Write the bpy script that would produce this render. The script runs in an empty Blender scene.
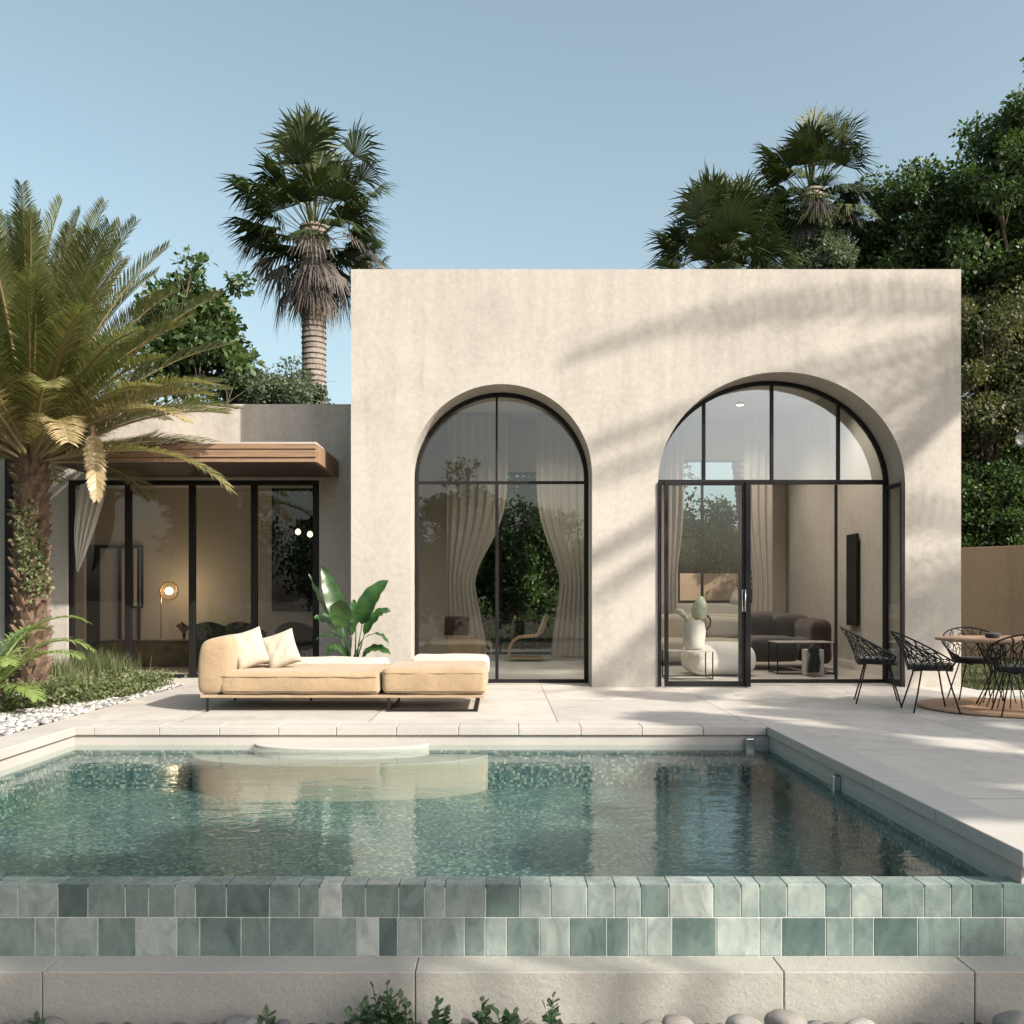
import bpy, bmesh, math, random
import numpy as np
from mathutils import Vector, Matrix, Euler, noise
random.seed(11)
rng = np.random.default_rng(11)
R = math.radians
S = bpy.context.scene
COL = S.collection

# ------------------------------------------------------------------ camera, light, exposure
F = 960.0
EYE = 1.2
cd = bpy.data.cameras.new('camera'); cam = bpy.data.objects.new('camera', cd); COL.objects.link(cam)
cam.location = (0, 0, EYE); cam.rotation_euler = (R(90), 0, 0)
cd.sensor_width = 36; cd.lens = 36 * F / 1024
cd.shift_x = 12 / 1024; cd.shift_y = 84 / 1024
cd.clip_end = 2000
S.camera = cam

SUN = Vector((0.66, -0.50, 0.56)).normalized()
elev = math.asin(SUN.z); az = math.atan2(SUN.x, SUN.y)
w = bpy.data.worlds.new('World'); S.world = w; w.use_nodes = True
nt = w.node_tree
bg = nt.nodes['Background']
sky = nt.nodes.new('ShaderNodeTexSky'); sky.sky_type = 'NISHITA'; sky.sun_disc = False
sky.sun_elevation = elev; sky.sun_rotation = az
sky.air_density = 1.0; sky.dust_density = 3.6; sky.ozone_density = 1.0; sky.altitude = 0
hs = nt.nodes.new('ShaderNodeHueSaturation'); hs.inputs['Saturation'].default_value = .72; hs.inputs['Hue'].default_value = .465
nt.links.new(sky.outputs[0], hs.inputs['Color']); nt.links.new(hs.outputs[0], bg.inputs[0]); bg.inputs[1].default_value = 0.135
sl = bpy.data.lights.new('sun', 'SUN'); sl.energy = 5.0; sl.angle = R(0.55); sl.color = (1.0, 0.915, 0.80)
so = bpy.data.objects.new('sun', sl); COL.objects.link(so)
so.rotation_euler = SUN.to_track_quat('Z', 'Y').to_euler(); so.location = (20, -15, 20)
S.view_settings.view_transform = 'Standard'; S.view_settings.look = 'None'
S.view_settings.exposure = 0.72; S.view_settings.gamma = 1.0
S.render.engine = 'CYCLES'
S.cycles.max_bounces = 10; S.cycles.diffuse_bounces = 4; S.cycles.glossy_bounces = 5
S.cycles.transparent_max_bounces = 24; S.cycles.transmission_bounces = 4
S.cycles.use_denoising = True; S.cycles.sample_clamp_indirect = 6
S.cycles.caustics_reflective = False; S.cycles.caustics_refractive = False

# ------------------------------------------------------------------ helpers
def P(px, py, Y):                       # a photograph pixel at depth Y, in metres
    return Vector(((px - 500) * Y / F, Y, EYE - (py - 596) * Y / F))
def XW(px, Y): return (px - 500) * Y / F
def ZW(py, Y): return EYE - (py - 596) * Y / F

class MB:
    def __init__(s): s.v = []; s.f = []; s.c = []
    def add(s, vs, fs, col=None):
        n = len(s.v); s.v += [tuple(v) for v in vs]
        s.f += [tuple(i + n for i in f) for f in fs]
        s.c += [col if col is not None else 0.5] * len(fs)
    def box(s, x0, x1, y0, y1, z0, z1, col=None, M=None):
        vs = [Vector((x, y, z)) for z in (z0, z1) for x, y in ((x0, y0), (x1, y0), (x1, y1), (x0, y1))]
        if M is not None: vs = [M @ v for v in vs]
        s.add(vs, [(3, 2, 1, 0), (4, 5, 6, 7), (0, 1, 5, 4), (1, 2, 6, 5), (2, 3, 7, 6), (3, 0, 4, 7)], col)
    def tube(s, pts, r, n=8, closed=False, cap=True, col=None):
        pts = [Vector(p) for p in pts]; m = len(pts)
        rs = r if isinstance(r, (list, tuple)) else [r] * m
        up = None; rings = []
        for i, p in enumerate(pts):
            a = pts[(i - 1) % m] if (closed or i > 0) else p
            b = pts[(i + 1) % m] if (closed or i < m - 1) else p
            t = (b - a).normalized()
            if up is None:
                up = t.orthogonal().normalized()
            else:
                up = (up - t * up.dot(t))
                up = up.normalized() if up.length > 1e-6 else t.orthogonal().normalized()
            q = t.cross(up)
            rings.append([p + (up * math.cos(2 * math.pi * k / n) + q * math.sin(2 * math.pi * k / n)) * rs[i] for k in range(n)])
        vs = [v for rg in rings for v in rg]; fs = []
        for i in range(m if closed else m - 1):
            j = (i + 1) % m
            for k in range(n):
                l = (k + 1) % n
                fs.append((i * n + k, i * n + l, j * n + l, j * n + k))
        if cap and not closed:
            fs.append(tuple(reversed(range(n)))); fs.append(tuple((m - 1) * n + k for k in range(n)))
        s.add(vs, fs, col)
    def lathe(s, prof, n=24, c=(0, 0, 0), cap=True, M=None):
        vs = []; c = Vector(c)
        for r, z in prof:
            for k in range(n):
                v = Vector((r * math.cos(2 * math.pi * k / n), r * math.sin(2 * math.pi * k / n), z))
                vs.append((M @ v if M is not None else v) + c)
        fs = []; m = len(prof)
        for i in range(m - 1):
            for k in range(n):
                l = (k + 1) % n
                fs.append((i * n + k, i * n + l, (i + 1) * n + l, (i + 1) * n + k))
        if cap:
            fs.append(tuple(reversed(range(n)))); fs.append(tuple((m - 1) * n + k for k in range(n)))
        s.add(vs, fs)
    def build(s, name, mat, parent=None, smooth=False, bevel=0, seg=2, sub=0, colattr=False):
        me = bpy.data.meshes.new(name); me.from_pydata(s.v, [], s.f); me.update()
        if colattr:
            a = me.attributes.new('tint', 'FLOAT', 'FACE'); a.data.foreach_set('value', [float(c) for c in s.c])
        return link(name, me, mat, parent, smooth, bevel, seg, sub)

def link(name, me, mat, parent=None, smooth=False, bevel=0, seg=2, sub=0):
    o = bpy.data.objects.new(name, me); COL.objects.link(o)
    if mat: me.materials.append(mat)
    if smooth: me.polygons.foreach_set('use_smooth', [True] * len(me.polygons))
    if bevel:
        b = o.modifiers.new('bevel', 'BEVEL'); b.width = bevel; b.segments = seg; b.limit_method = 'ANGLE'; b.angle_limit = R(40)
    if sub:
        b = o.modifiers.new('sub', 'SUBSURF'); b.levels = sub; b.render_levels = sub
    if parent: o.parent = parent
    return o
def np_mesh(name, V, Fq, mat, parent=None, tint=None, smooth=False):
    """V (n,3), Fq (m,k) faces of equal size"""
    me = bpy.data.meshes.new(name); n = len(V); m, k = Fq.shape
    me.vertices.add(n); me.vertices.foreach_set('co', np.asarray(V, dtype=np.float32).ravel())
    me.loops.add(m * k); me.loops.foreach_set('vertex_index', Fq.astype(np.int32).ravel())
    me.polygons.add(m); me.polygons.foreach_set('loop_start', np.arange(0, m * k, k, dtype=np.int32))
    me.polygons.foreach_set('loop_total', np.full(m, k, dtype=np.int32))
    me.update(calc_edges=True); me.validate()
    if tint is not None:
        a = me.attributes.new('tint', 'FLOAT', 'FACE'); a.data.foreach_set('value', np.asarray(tint, dtype=np.float32))
    return link(name, me, mat, parent, smooth)
def tag(o, label, cat, group=None, kind=None):
    if label: o['label'] = label
    if cat: o['category'] = cat
    if group: o['group'] = group
    if kind: o['kind'] = kind
    return o
def thing(name, label, cat, loc=(0, 0, 0), group=None):
    o = bpy.data.objects.new(name, None); COL.objects.link(o); o.location = loc; o.empty_display_size = 0.1
    OFF[o.name] = Vector(loc)
    return tag(o, label, cat, group)
OFF = {}
def seat_at(o, base):
    """put a thing's origin at its base without moving its parts (all parts were modelled in world space)"""
    o.location = base
    for c in o.children: c.matrix_parent_inverse = Matrix.Translation(-Vector(base))
    return o

# ------------------------------------------------------------------ materials
def M_(name):
    m = bpy.data.materials.new(name); m.use_nodes = True
    t = m.node_tree; b = t.nodes['Principled BSDF']; return m, t, b
def nd(t, typ, **kw):
    n = t.nodes.new(typ)
    for k, v in kw.items():
        if k.startswith('i_'): n.inputs[k[2:].replace('_', ' ')].default_value = v
        else: setattr(n, k, v)
    return n
def ramp(t, fac, stops):
    r = t.nodes.new('ShaderNodeValToRGB'); t.links.new(fac, r.inputs[0])
    el = r.color_ramp.elements
    while len(el) < len(stops): el.new(0.5)
    for e, (p, c) in zip(el, stops):
        e.position = p; e.color = (*c, 1) if len(c) == 3 else c
    return r.outputs[0]
def coords(t, scale=(1, 1, 1), obj=False):
    g = t.nodes.new('ShaderNodeTexCoord') if obj else t.nodes.new('ShaderNodeNewGeometry')
    mp = t.nodes.new('ShaderNodeMapping'); mp.inputs['Scale'].default_value = scale
    t.links.new(g.outputs['Object' if obj else 'Position'], mp.inputs[0]); return mp.outputs[0]
def noise_(t, vec, scale, detail=4, rough=.55, dist=0):
    n = t.nodes.new('ShaderNodeTexNoise'); n.inputs['Scale'].default_value = scale
    n.inputs['Detail'].default_value = detail; n.inputs['Roughness'].default_value = rough; n.inputs['Distortion'].default_value = dist
    t.links.new(vec, n.inputs['Vector']); return n.outputs[0]
def bump(t, b, h, strength=.3, dist=.01, prev=None):
    n = t.nodes.new('ShaderNodeBump'); n.inputs['Strength'].default_value = strength; n.inputs['Distance'].default_value = dist
    t.links.new(h, n.inputs['Height'])
    if prev: t.links.new(prev, n.inputs['Normal'])
    t.links.new(n.outputs[0], b.inputs['Normal']); return n.outputs[0]
def mixc(t, fac, a, b, mode='MIX'):
    n = t.nodes.new('ShaderNodeMix'); n.data_type = 'RGBA'; n.blend_type = mode
    for i, x in ((0, fac), (6, a), (7, b)):
        if hasattr(x, 'is_output') or hasattr(x, 'links'): t.links.new(x, n.inputs[i])
        else: n.inputs[i].default_value = x if i == 0 else (*x, 1)
    return n.outputs[2]
def math_(t, op, a, b=None):
    n = t.nodes.new('ShaderNodeMath'); n.operation = op
    for i, x in enumerate((a, b)):
        if x is None: continue
        if hasattr(x, 'links'): t.links.new(x, n.inputs[i])
        else: n.inputs[i].default_value = x
    return n.outputs[0]

def simple(name, c, rough=.6, metal=0, var=.12, scale=8, bs=.0, bscale=60, spec=None, vs=(1, 1, 1)):
    m, t, b = M_(name)
    v = coords(t, vs)
    n = noise_(t, v, scale, 5)
    lo = tuple(x * (1 - var) for x in c); hi = tuple(min(1, x * (1 + var)) for x in c)
    t.links.new(ramp(t, n, [(.3, lo), (.7, hi)]), b.inputs['Base Color'])
    b.inputs['Roughness'].default_value = rough; b.inputs['Metallic'].default_value = metal
    if spec is not None: b.inputs['Specular IOR Level'].default_value = spec
    if bs: bump(t, b, noise_(t, v, bscale, 4), bs, .005)
    return m
def stucco(name, c, streak=.35):
    m, t, b = M_(name)
    v = coords(t); vs = coords(t, (2.6, 2.6, .22))
    big = noise_(t, v, .7, 6, .6, .6); mid = noise_(t, v, 14, 9, .72); st = noise_(t, vs, 1.6, 7, .62, .4)
    base = ramp(t, big, [(.3, tuple(x * .80 for x in c)), (.5, c), (.72, tuple(min(1, x * 1.09) for x in c))])
    base = mixc(t, .34, base, ramp(t, mid, [(.35, tuple(x * .72 for x in c)), (.65, tuple(min(1, x * 1.15) for x in c))]))
    sp = t.nodes.new('ShaderNodeSeparateXYZ'); t.links.new(v, sp.inputs[0])
    topm = ramp(t, math_(t, 'DIVIDE', sp.outputs[2], 6.0), [(.45, (0,) * 3), (.92, (.16,) * 3)])
    foot = ramp(t, math_(t, 'DIVIDE', sp.outputs[2], 1.0), [(.0, (.12,) * 3), (.35, (0,) * 3)])
    st = math_(t, 'ADD', math_(t, 'ADD', st, topm), foot)
    stain = ramp(t, st, [(.52, (1, 1, 1)), (.80, (.66, .65, .64))])
    base = mixc(t, streak, base, mixc(t, 1.0, base, stain, 'MULTIPLY'))
    t.links.new(base, b.inputs['Base Color']); b.inputs['Roughness'].default_value = .92
    b.inputs['Specular IOR Level'].default_value = .2
    p = bump(t, b, noise_(t, v, 140, 3, .7), .35, .004)
    bump(t, b, noise_(t, v, 16, 7, .65), .25, .010, p)
    return m
M = {}
M['stucco'] = stucco('stucco', (.42, .397, .352), .38)
M['stucco_low'] = stucco('stucco_low', (.44, .405, .36), .5)
M['stucco_tan'] = stucco('stucco_tan', (.30, .22, .15), .4)
M['plaster'] = simple('plaster', (.56, .52, .47), .9, var=.06, scale=1.5, bs=.1)
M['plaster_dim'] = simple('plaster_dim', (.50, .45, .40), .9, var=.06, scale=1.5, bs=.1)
M['ceiling'] = simple('ceiling', (.68, .65, .60), .9, var=.03, scale=1)
M['black'] = simple('black_metal', (.010, .0095, .009), .5, 0, .2, 3, bs=.05, spec=.25)
M['floor'] = simple('interior_floor', (.42, .39, .35), .45, 0, .08, 2)

def concrete(name, c, rough=.8, joint=None, w=.006, grain=1.0):
    m, t, b = M_(name)
    v = coords(t)
    big = noise_(t, v, .9, 7, .62, .5); fine = noise_(t, v, 60, 4, .7)
    base = ramp(t, big, [(.3, tuple(x * .84 for x in c)), (.55, c), (.75, tuple(min(1, x * 1.1) for x in c))])
    base = mixc(t, .22, base, ramp(t, fine, [(.3, tuple(x * .6 for x in c)), (.7, tuple(min(1, x * 1.3) for x in c))]))
    hgt = None
    if joint:
        sep = t.nodes.new('ShaderNodeSeparateXYZ'); t.links.new(v, sep.inputs[0])
        ds = []
        for k, (per, off) in enumerate(joint):
            a = math_(t, 'ADD', sep.outputs[k], off + 100 * per)
            a = math_(t, 'MODULO', a, per)
            a = math_(t, 'SUBTRACT', a, per / 2)
            a = math_(t, 'ABSOLUTE', a)
            ds.append(a)
        d = math_(t, 'MINIMUM', ds[0], ds[1])
        msk = math_(t, 'LESS_THAN', d, w)
        fl = []
        for k, (per, off) in enumerate(joint):
            fl.append(math_(t, 'FLOOR', math_(t, 'DIVIDE', math_(t, 'ADD', math_(t, 'ADD', sep.outputs[k], off), per / 2), per)))
        cb = t.nodes.new('ShaderNodeCombineXYZ'); t.links.new(fl[0], cb.inputs[0]); t.links.new(fl[1], cb.inputs[1])
        wn_ = t.nodes.new('ShaderNodeTexWhiteNoise'); t.links.new(cb.outputs[0], wn_.inputs['Vector'])
        base = mixc(t, 1.0, base, ramp(t, wn_.outputs[0], [(0, (.86, .87, .88)), (1, (1.08, 1.06, 1.03))]), 'MULTIPLY')
        sb_ = noise_(t, v, 2.2, 8, .7, 1.2)
        base = mixc(t, .5, base, mixc(t, 1.0, base, ramp(t, sb_, [(.38, (.74, .73, .72)), (.5, (1, 1, 1)), (.62, (1.08, 1.07, 1.05))]), 'MULTIPLY'))
        base = mixc(t, msk, base, tuple(x * .42 for x in c))
        hgt = math_(t, 'SUBTRACT', 1.0, msk)
    t.links.new(base, b.inputs['Base Color']); b.inputs['Roughness'].default_value = rough
    b.inputs['Specular IOR Level'].default_value = .35
    p = bump(t, b, fine, .25 * grain, .004)
    p = bump(t, b, noise_(t, v, 12, 5, .6), .2 * grain, .008, p)
    if hgt: bump(t, b, hgt, .5, .006, p)
    return m
M['deck'] = concrete('deck', (.455, .435, .405), .7, [(1.8, .35), (1.8, .62)])
M['coping'] = concrete('coping', (.42, .40, .37), .75)
M['kerb'] = concrete('kerb', (.325, .322, .29), .85, grain=3)

# mosaic basin
def mosaic():
    m, t, b = M_('mosaic'); v = coords(t)
    vo = t.nodes.new('ShaderNodeTexVoronoi'); vo.distance = 'CHEBYCHEV'; vo.inputs['Scale'].default_value = 48
    vo.inputs['Randomness'].default_value = .25
    t.links.new(v, vo.inputs['Vector'])
    sep = t.nodes.new('ShaderNodeSeparateColor'); t.links.new(vo.outputs['Color'], sep.inputs[0])
    c = ramp(t, sep.outputs[0], [(0, (.028, .066, .072)), (.4, (.060, .112, .116)), (.8, (.12, .17, .16)), (1, (.32, .35, .29))])
    big = noise_(t, v, .8, 5, .6, .8)
    c = mixc(t, .5, c, mixc(t, 1.0, c, ramp(t, big, [(.35, (.45, .55, .6)), (.65, (1.3, 1.25, 1.1))]), 'MULTIPLY'))
    t.links.new(c, b.inputs['Base Color']); b.inputs['Roughness'].default_value = .3
    return m
M['mosaic'] = mosaic()
M['steps'] = concrete('steps', (.24, .235, .20), .7)

def glazed():
    m, t, b = M_('glazed_tile'); v = coords(t)
    at = t.nodes.new('ShaderNodeAttribute'); at.attribute_name = 'tint'
    c = ramp(t, at.outputs['Fac'], [(0, (.06, .095, .09)), (.2, (.105, .15, .14)), (.5, (.17, .22, .205)), (.8, (.25, .30, .28)), (1, (.36, .40, .375))])
    n = noise_(t, coords(t, (1, 1, .55)), 9, 8, .68, 1.2)
    c = mixc(t, .75, c, mixc(t, 1.0, c, ramp(t, n, [(.32, (.55, .62, .60)), (.5, (1, 1, 1)), (.70, (1.5, 1.45, 1.35))]), 'MULTIPLY'))
    t.links.new(c, b.inputs['Base Color'])
    t.links.new(ramp(t, noise_(t, v, 14, 4), [(.3, (.12,) * 3), (.7, (.4,) * 3)]), b.inputs['Roughness'])
    bump(t, b, noise_(t, v, 25, 5, .6), .25, .006)
    return m
M['glazed'] = glazed()
M['grout'] = simple('grout', (.55, .57, .54), .9)

def water():
    m, t, b = M_('water'); t.nodes.remove(b)
    out = t.nodes['Material Output']
    v = coords(t, (1, 1, 1)); v2 = coords(t, (.8, 1.25, 1))
    n1 = noise_(t, v2, 3.2, 3, .5, .6); n2 = noise_(t, v2, 13, 3, .55, .4)
    h = math_(t, 'ADD', n1, math_(t, 'MULTIPLY', n2, .34))
    bp = t.nodes.new('ShaderNodeBump'); bp.inputs['Strength'].default_value = 1.0; bp.inputs['Distance'].default_value = .0042
    t.links.new(h, bp.inputs['Height'])
    fr = t.nodes.new('ShaderNodeFresnel'); fr.inputs['IOR'].default_value = 1.33; t.links.new(bp.outputs[0], fr.inputs['Normal'])
    gl = t.nodes.new('ShaderNodeBsdfGlossy'); gl.inputs['Roughness'].default_value = .015; t.links.new(bp.outputs[0], gl.inputs['Normal'])
    tr = t.nodes.new('ShaderNodeBsdfTransparent'); tr.inputs[0].default_value = (.86, .965, .945, 1)
    mx = t.nodes.new('ShaderNodeMixShader')
    # seen from below, a flat sheet without refraction would reflect totally; let light leave and enter there
    ge = t.nodes.new('ShaderNodeNewGeometry')
    fm = t.nodes.new('ShaderNodeMix'); fm.data_type = 'FLOAT'
    t.links.new(ge.outputs['Backfacing'], fm.inputs[0]); t.links.new(fr.outputs[0], fm.inputs[2]); fm.inputs[3].default_value = .06
    t.links.new(fm.outputs[0], mx.inputs[0]); t.links.new(tr.outputs[0], mx.inputs[1]); t.links.new(gl.outputs[0], mx.inputs[2])
    t.links.new(mx.outputs[0], out.inputs[0]); return m
M['water'] = water()

def glass(name, base=.07, tint=(.93, .95, .94), wav=.0012, p=4.0):
    m, t, b = M_(name); t.nodes.remove(b); out = t.nodes['Material Output']
    v = coords(t)
    bp = t.nodes.new('ShaderNodeBump'); bp.inputs['Strength'].default_value = 1; bp.inputs['Distance'].default_value = wav
    t.links.new(noise_(t, v, 1.6, 2, .5), bp.inputs['Height'])
    lw = t.nodes.new('ShaderNodeLayerWeight'); lw.inputs[0].default_value = .5
    f = math_(t, 'ADD', math_(t, 'MULTIPLY', math_(t, 'POWER', lw.outputs['Facing'], p), 1 - base), base)
    gl = t.nodes.new('ShaderNodeBsdfGlossy'); gl.inputs['Roughness'].default_value = 0.0; t.links.new(bp.outputs[0], gl.inputs['Normal'])
    tr = t.nodes.new('ShaderNodeBsdfTransparent'); tr.inputs[0].default_value = (*tint, 1)
    mx = t.nodes.new('ShaderNodeMixShader')
    t.links.new(f, mx.inputs[0]); t.links.new(tr.outputs[0], mx.inputs[1]); t.links.new(gl.outputs[0], mx.inputs[2])
    t.links.new(mx.outputs[0], out.inputs[0]); return m
M['glass'] = glass('glass', .065)
M['glass_door'] = glass('glass_door', .045)
M['glass_arch'] = glass('glass_upper', .20, (.90, .93, .93))
M['glass_back'] = glass('glass_rear', .008, (.97, .98, .97))

def wood(name, a, b_, vs=(.6, 9, 9), rough=.6):
    m, t, b = M_(name); v = coords(t, vs)
    n = noise_(t, v, 3, 8, .65, 1.5)
    t.links.new(ramp(t, n, [(.28, b_), (.5, tuple((x + y) / 2 for x, y in zip(a, b_))), (.72, a)]), b.inputs['Base Color'])
    b.inputs['Roughness'].default_value = rough; bump(t, b, n, .4, .01); return m
M['wood'] = wood('weathered_wood', (.35, .225, .14), (.12, .075, .045), (.35, 14, 22), .75)
M['wood_dark'] = wood('dark_wood', (.06, .042, .032), (.025, .017, .014))
M['wood_table'] = wood('table_wood', (.42, .27, .17), (.25, .15, .09))
M['plywood'] = wood('plywood', (.50, .34, .20), (.38, .24, .14))
M['marble'] = simple('brown_stone', (.19, .125, .09), .55, 0, .45, 4, spec=.2)

def fabric(name, c, var=.1, bs=.3):
    m, t, b = M_(name); v = coords(t, obj=True)
    n = noise_(t, v, 3, 5, .6); f = noise_(t, v, 190, 3, .7)
    a = ramp(t, n, [(.3, tuple(x * (1 - var) for x in c)), (.7, tuple(min(1, x * (1 + var)) for x in c))])
    a = mixc(t, .35, a, ramp(t, f, [(.35, tuple(x * .6 for x in c)), (.65, tuple(min(1, x * 1.3) for x in c))]))
    t.links.new(a, b.inputs['Base Color']); b.inputs['Roughness'].default_value = .95
    b.inputs['Specular IOR Level'].default_value = .15
    b.inputs['Sheen Weight'].default_value = .25
    p = bump(t, b, f, bs, .003); p = bump(t, b, noise_(t, v, 4, 4, .6, .8), .5, .03, p); bump(t, b, noise_(t, v, 17, 5, .6, 1.0), .3, .008, p)
    return m
M['sofa'] = fabric('sofa_fabric', (.34, .25, .155), .16, .6)
M['cream'] = fabric('cream_fabric', (.48, .43, .355))
M['white_fab'] = fabric('white_fabric', (.42, .365, .29))
M['taupe'] = fabric('taupe_fabric', (.075, .068, .064))
M['pouf'] = fabric('pouf_fabric', (.70, .67, .62))
M['charcoal'] = fabric('charcoal_fabric', (.03, .028, .028))
M['umber'] = fabric('umber_leather', (.055, .035, .028))
def curtain_mat(name, c, tr=.35):
    m, t, b = M_(name)
    b.inputs['Base Color'].default_value = (*c, 1); b.inputs['Roughness'].default_value = .9
    v = coords(t, (30, 30, .6)); bump(t, b, noise_(t, v, 3, 3), .2, .01)
    tl = t.nodes.new('ShaderNodeBsdfTranslucent'); tl.inputs[0].default_value = (*c, 1)
    mx = t.nodes.new('ShaderNodeMixShader'); mx.inputs[0].default_value = tr
    t.links.new(b.outputs[0], mx.inputs[1]); t.links.new(tl.outputs[0], mx.inputs[2])
    t.links.new(mx.outputs[0], t.nodes['Material Output'].inputs[0]); return m
M['curtain'] = curtain_mat('curtain_cloth', (.56, .52, .47), .3)
M['sheer'] = curtain_mat('sheer_cloth', (.86, .84, .78), .3)

def leafmat(name, stops, tr=.3, rough=.5, attr=True, spec=.4):
    m, t, b = M_(name)
    if attr:
        at = t.nodes.new('ShaderNodeAttribute'); at.attribute_name = 'tint'; f = at.outputs['Fac']
    else:
        f = noise_(t, coords(t), 6, 4)
    c = ramp(t, f, stops)
    t.links.new(c, b.inputs['Base Color']); b.inputs['Roughness'].default_value = rough
    b.inputs['Specular IOR Level'].default_value = spec
    tl = t.nodes.new('ShaderNodeBsdfTranslucent'); t.links.new(mixc(t, 1.0, c, (1.5, 1.7, .9), 'MULTIPLY'), tl.inputs[0])
    mx = t.nodes.new('ShaderNodeMixShader'); mx.inputs[0].default_value = tr
    t.links.new(b.outputs[0], mx.inputs[1]); t.links.new(tl.outputs[0], mx.inputs[2])
    t.links.new(mx.outputs[0], t.nodes['Material Output'].inputs[0]); return m
M['leaf'] = leafmat('leaf', [(0, (.022, .042, .015)), (.5, (.045, .08, .025)), (1, (.10, .145, .045))])
M['leaf_olive'] = leafmat('leaf_olive', [(0, (.035, .045, .02)), (.5, (.07, .08, .035)), (1, (.13, .13, .06))])
M['leaf_grey'] = leafmat('leaf_grey', [(0, (.05, .075, .05)), (.5, (.09, .12, .08)), (1, (.15, .18, .12))])
M['date'] = leafmat('date_frond', [(0, (.045, .06, .02)), (.35, (.09, .11, .04)), (.6, (.16, .16, .065)), (.8, (.28, .22, .10)), (1, (.40, .31, .19))], .25, .42, spec=.5)
M['fan'] = leafmat('fan_frond', [(0, (.02, .035, .015)), (.5, (.045, .065, .02)), (.85, (.09, .105, .035)), (1, (.18, .16, .08))], .1, .55)
M['fan_dead'] = leafmat('dead_frond', [(0, (.05, .045, .042)), (.5, (.13, .115, .10)), (.88, (.24, .21, .18)), (1, (.42, .33, .22))], .15, .8)
M['bananaleaf'] = leafmat('banana_leaf', [(.3, (.014, .05, .014)), (.7, (.045, .11, .026))], .22, .34, attr=False, spec=.6)
M['leaf_sunlit'] = leafmat('leaf_sunlit', [(0, (.07, .12, .03)), (.5, (.14, .22, .055)), (1, (.26, .34, .10))], .35)  # greens lightened to paint in sunlight on planting shaded by the house
M['sage'] = leafmat('sage', [(0, (.07, .10, .04)), (.5, (.13, .16, .07)), (1, (.24, .24, .13))], .3, .6)
M['weed'] = leafmat('weed', [(0, (.03, .07, .03)), (.6, (.06, .11, .05)), (1, (.12, .17, .08))], .25, .5)
M['lawn'] = simple('lawn', (.03, .05, .013), 1, 0, .4, 30, bs=.5, spec=0)
M['bark'] = simple('bark', (.10, .075, .055), .95, 0, .5, 14, bs=.9, bscale=25)
M['palmbark'] = simple('palm_bark', (.13, .088, .06), .95, 0, .5, 12, bs=.8, bscale=40)
M['palmtrunk'] = simple('ringed_trunk', (.19, .165, .14), .95, 0, .35, 9, bs=.8, bscale=30)
M['soil'] = simple('soil', (.10, .08, .055), 1, 0, .4, 12, bs=.8)
M['chrome'] = simple('steel', (.6, .6, .6), .25, 1, .05)
M['ceramic'] = simple('white_ceramic', (.52, .49, .44), .6, 0, .1, 6, bs=.2, bscale=20)
M['pale_wall'] = simple('pale_paint', (.60, .56, .50), .8, var=.04)
def gravelmat(name, stops, rough=.75):
    m, t, b = M_(name)
    g = t.nodes.new('ShaderNodeNewGeometry')
    c = ramp(t, g.outputs['Random Per Island'], stops)
    n = noise_(t, coords(t), 45, 6, .7)
    c = mixc(t, .5, c, mixc(t, 1.0, c, ramp(t, n, [(.3, (.5,) * 3), (.7, (1.35,) * 3)]), 'MULTIPLY'))
    t.links.new(c, b.inputs['Base Color']); b.inputs['Roughness'].default_value = rough
    bump(t, b, n, .4, .004); return m
M['white_gravel'] = gravelmat('white_gravel', [(0, (.10, .10, .095)), (.35, (.28, .275, .265)), (1, (.55, .54, .52))])
M['soil_gravel'] = gravelmat('dark_gravel', [(0, (.05, .045, .04)), (.6, (.12, .10, .09)), (1, (.25, .23, .20))])
def stonemat():
    m, t, b = M_('river_stone'); oi = t.nodes.new('ShaderNodeObjectInfo')
    c = ramp(t, oi.outputs['Random'], [(0, (.06, .06, .06)), (.4, (.15, .145, .14)), (.75, (.25, .235, .21)), (1, (.36, .34, .31))])
    v = coords(t, obj=True); n = noise_(t, v, 9, 7, .7, .6)
    c = mixc(t, .6, c, mixc(t, 1.0, c, ramp(t, n, [(.32, (.5,) * 3), (.68, (1.35,) * 3)]), 'MULTIPLY'))
    t.links.new(c, b.inputs['Base Color']); b.inputs['Roughness'].default_value = .7
    bump(t, b, noise_(t, v, 50, 4), .3, .004); return m
M['stone'] = stonemat()
def emis(name, c, s):
    m, t, b = M_(name); b.inputs['Emission Color'].default_value = (*c, 1); b.inputs['Emission Strength'].default_value = s
    b.inputs['Base Color'].default_value = (.8, .8, .8, 1); return m
M['bulb'] = emis('bulb', (1, .72, .42), 7)
M['bulb_dim'] = emis('bulb_dim', (1, .74, .46), 1.6)
# ------------------------------------------------------------------ ground, terrace and pool
WZ = -0.167                      # water level
PX0, PX1, PY0, PY1 = -3.88, 2.445, 4.67, 8.79
YF, YI = 12.66, 13.19            # facade plane and glazing plane of the main block
YW = 14.05                       # wing facade

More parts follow.
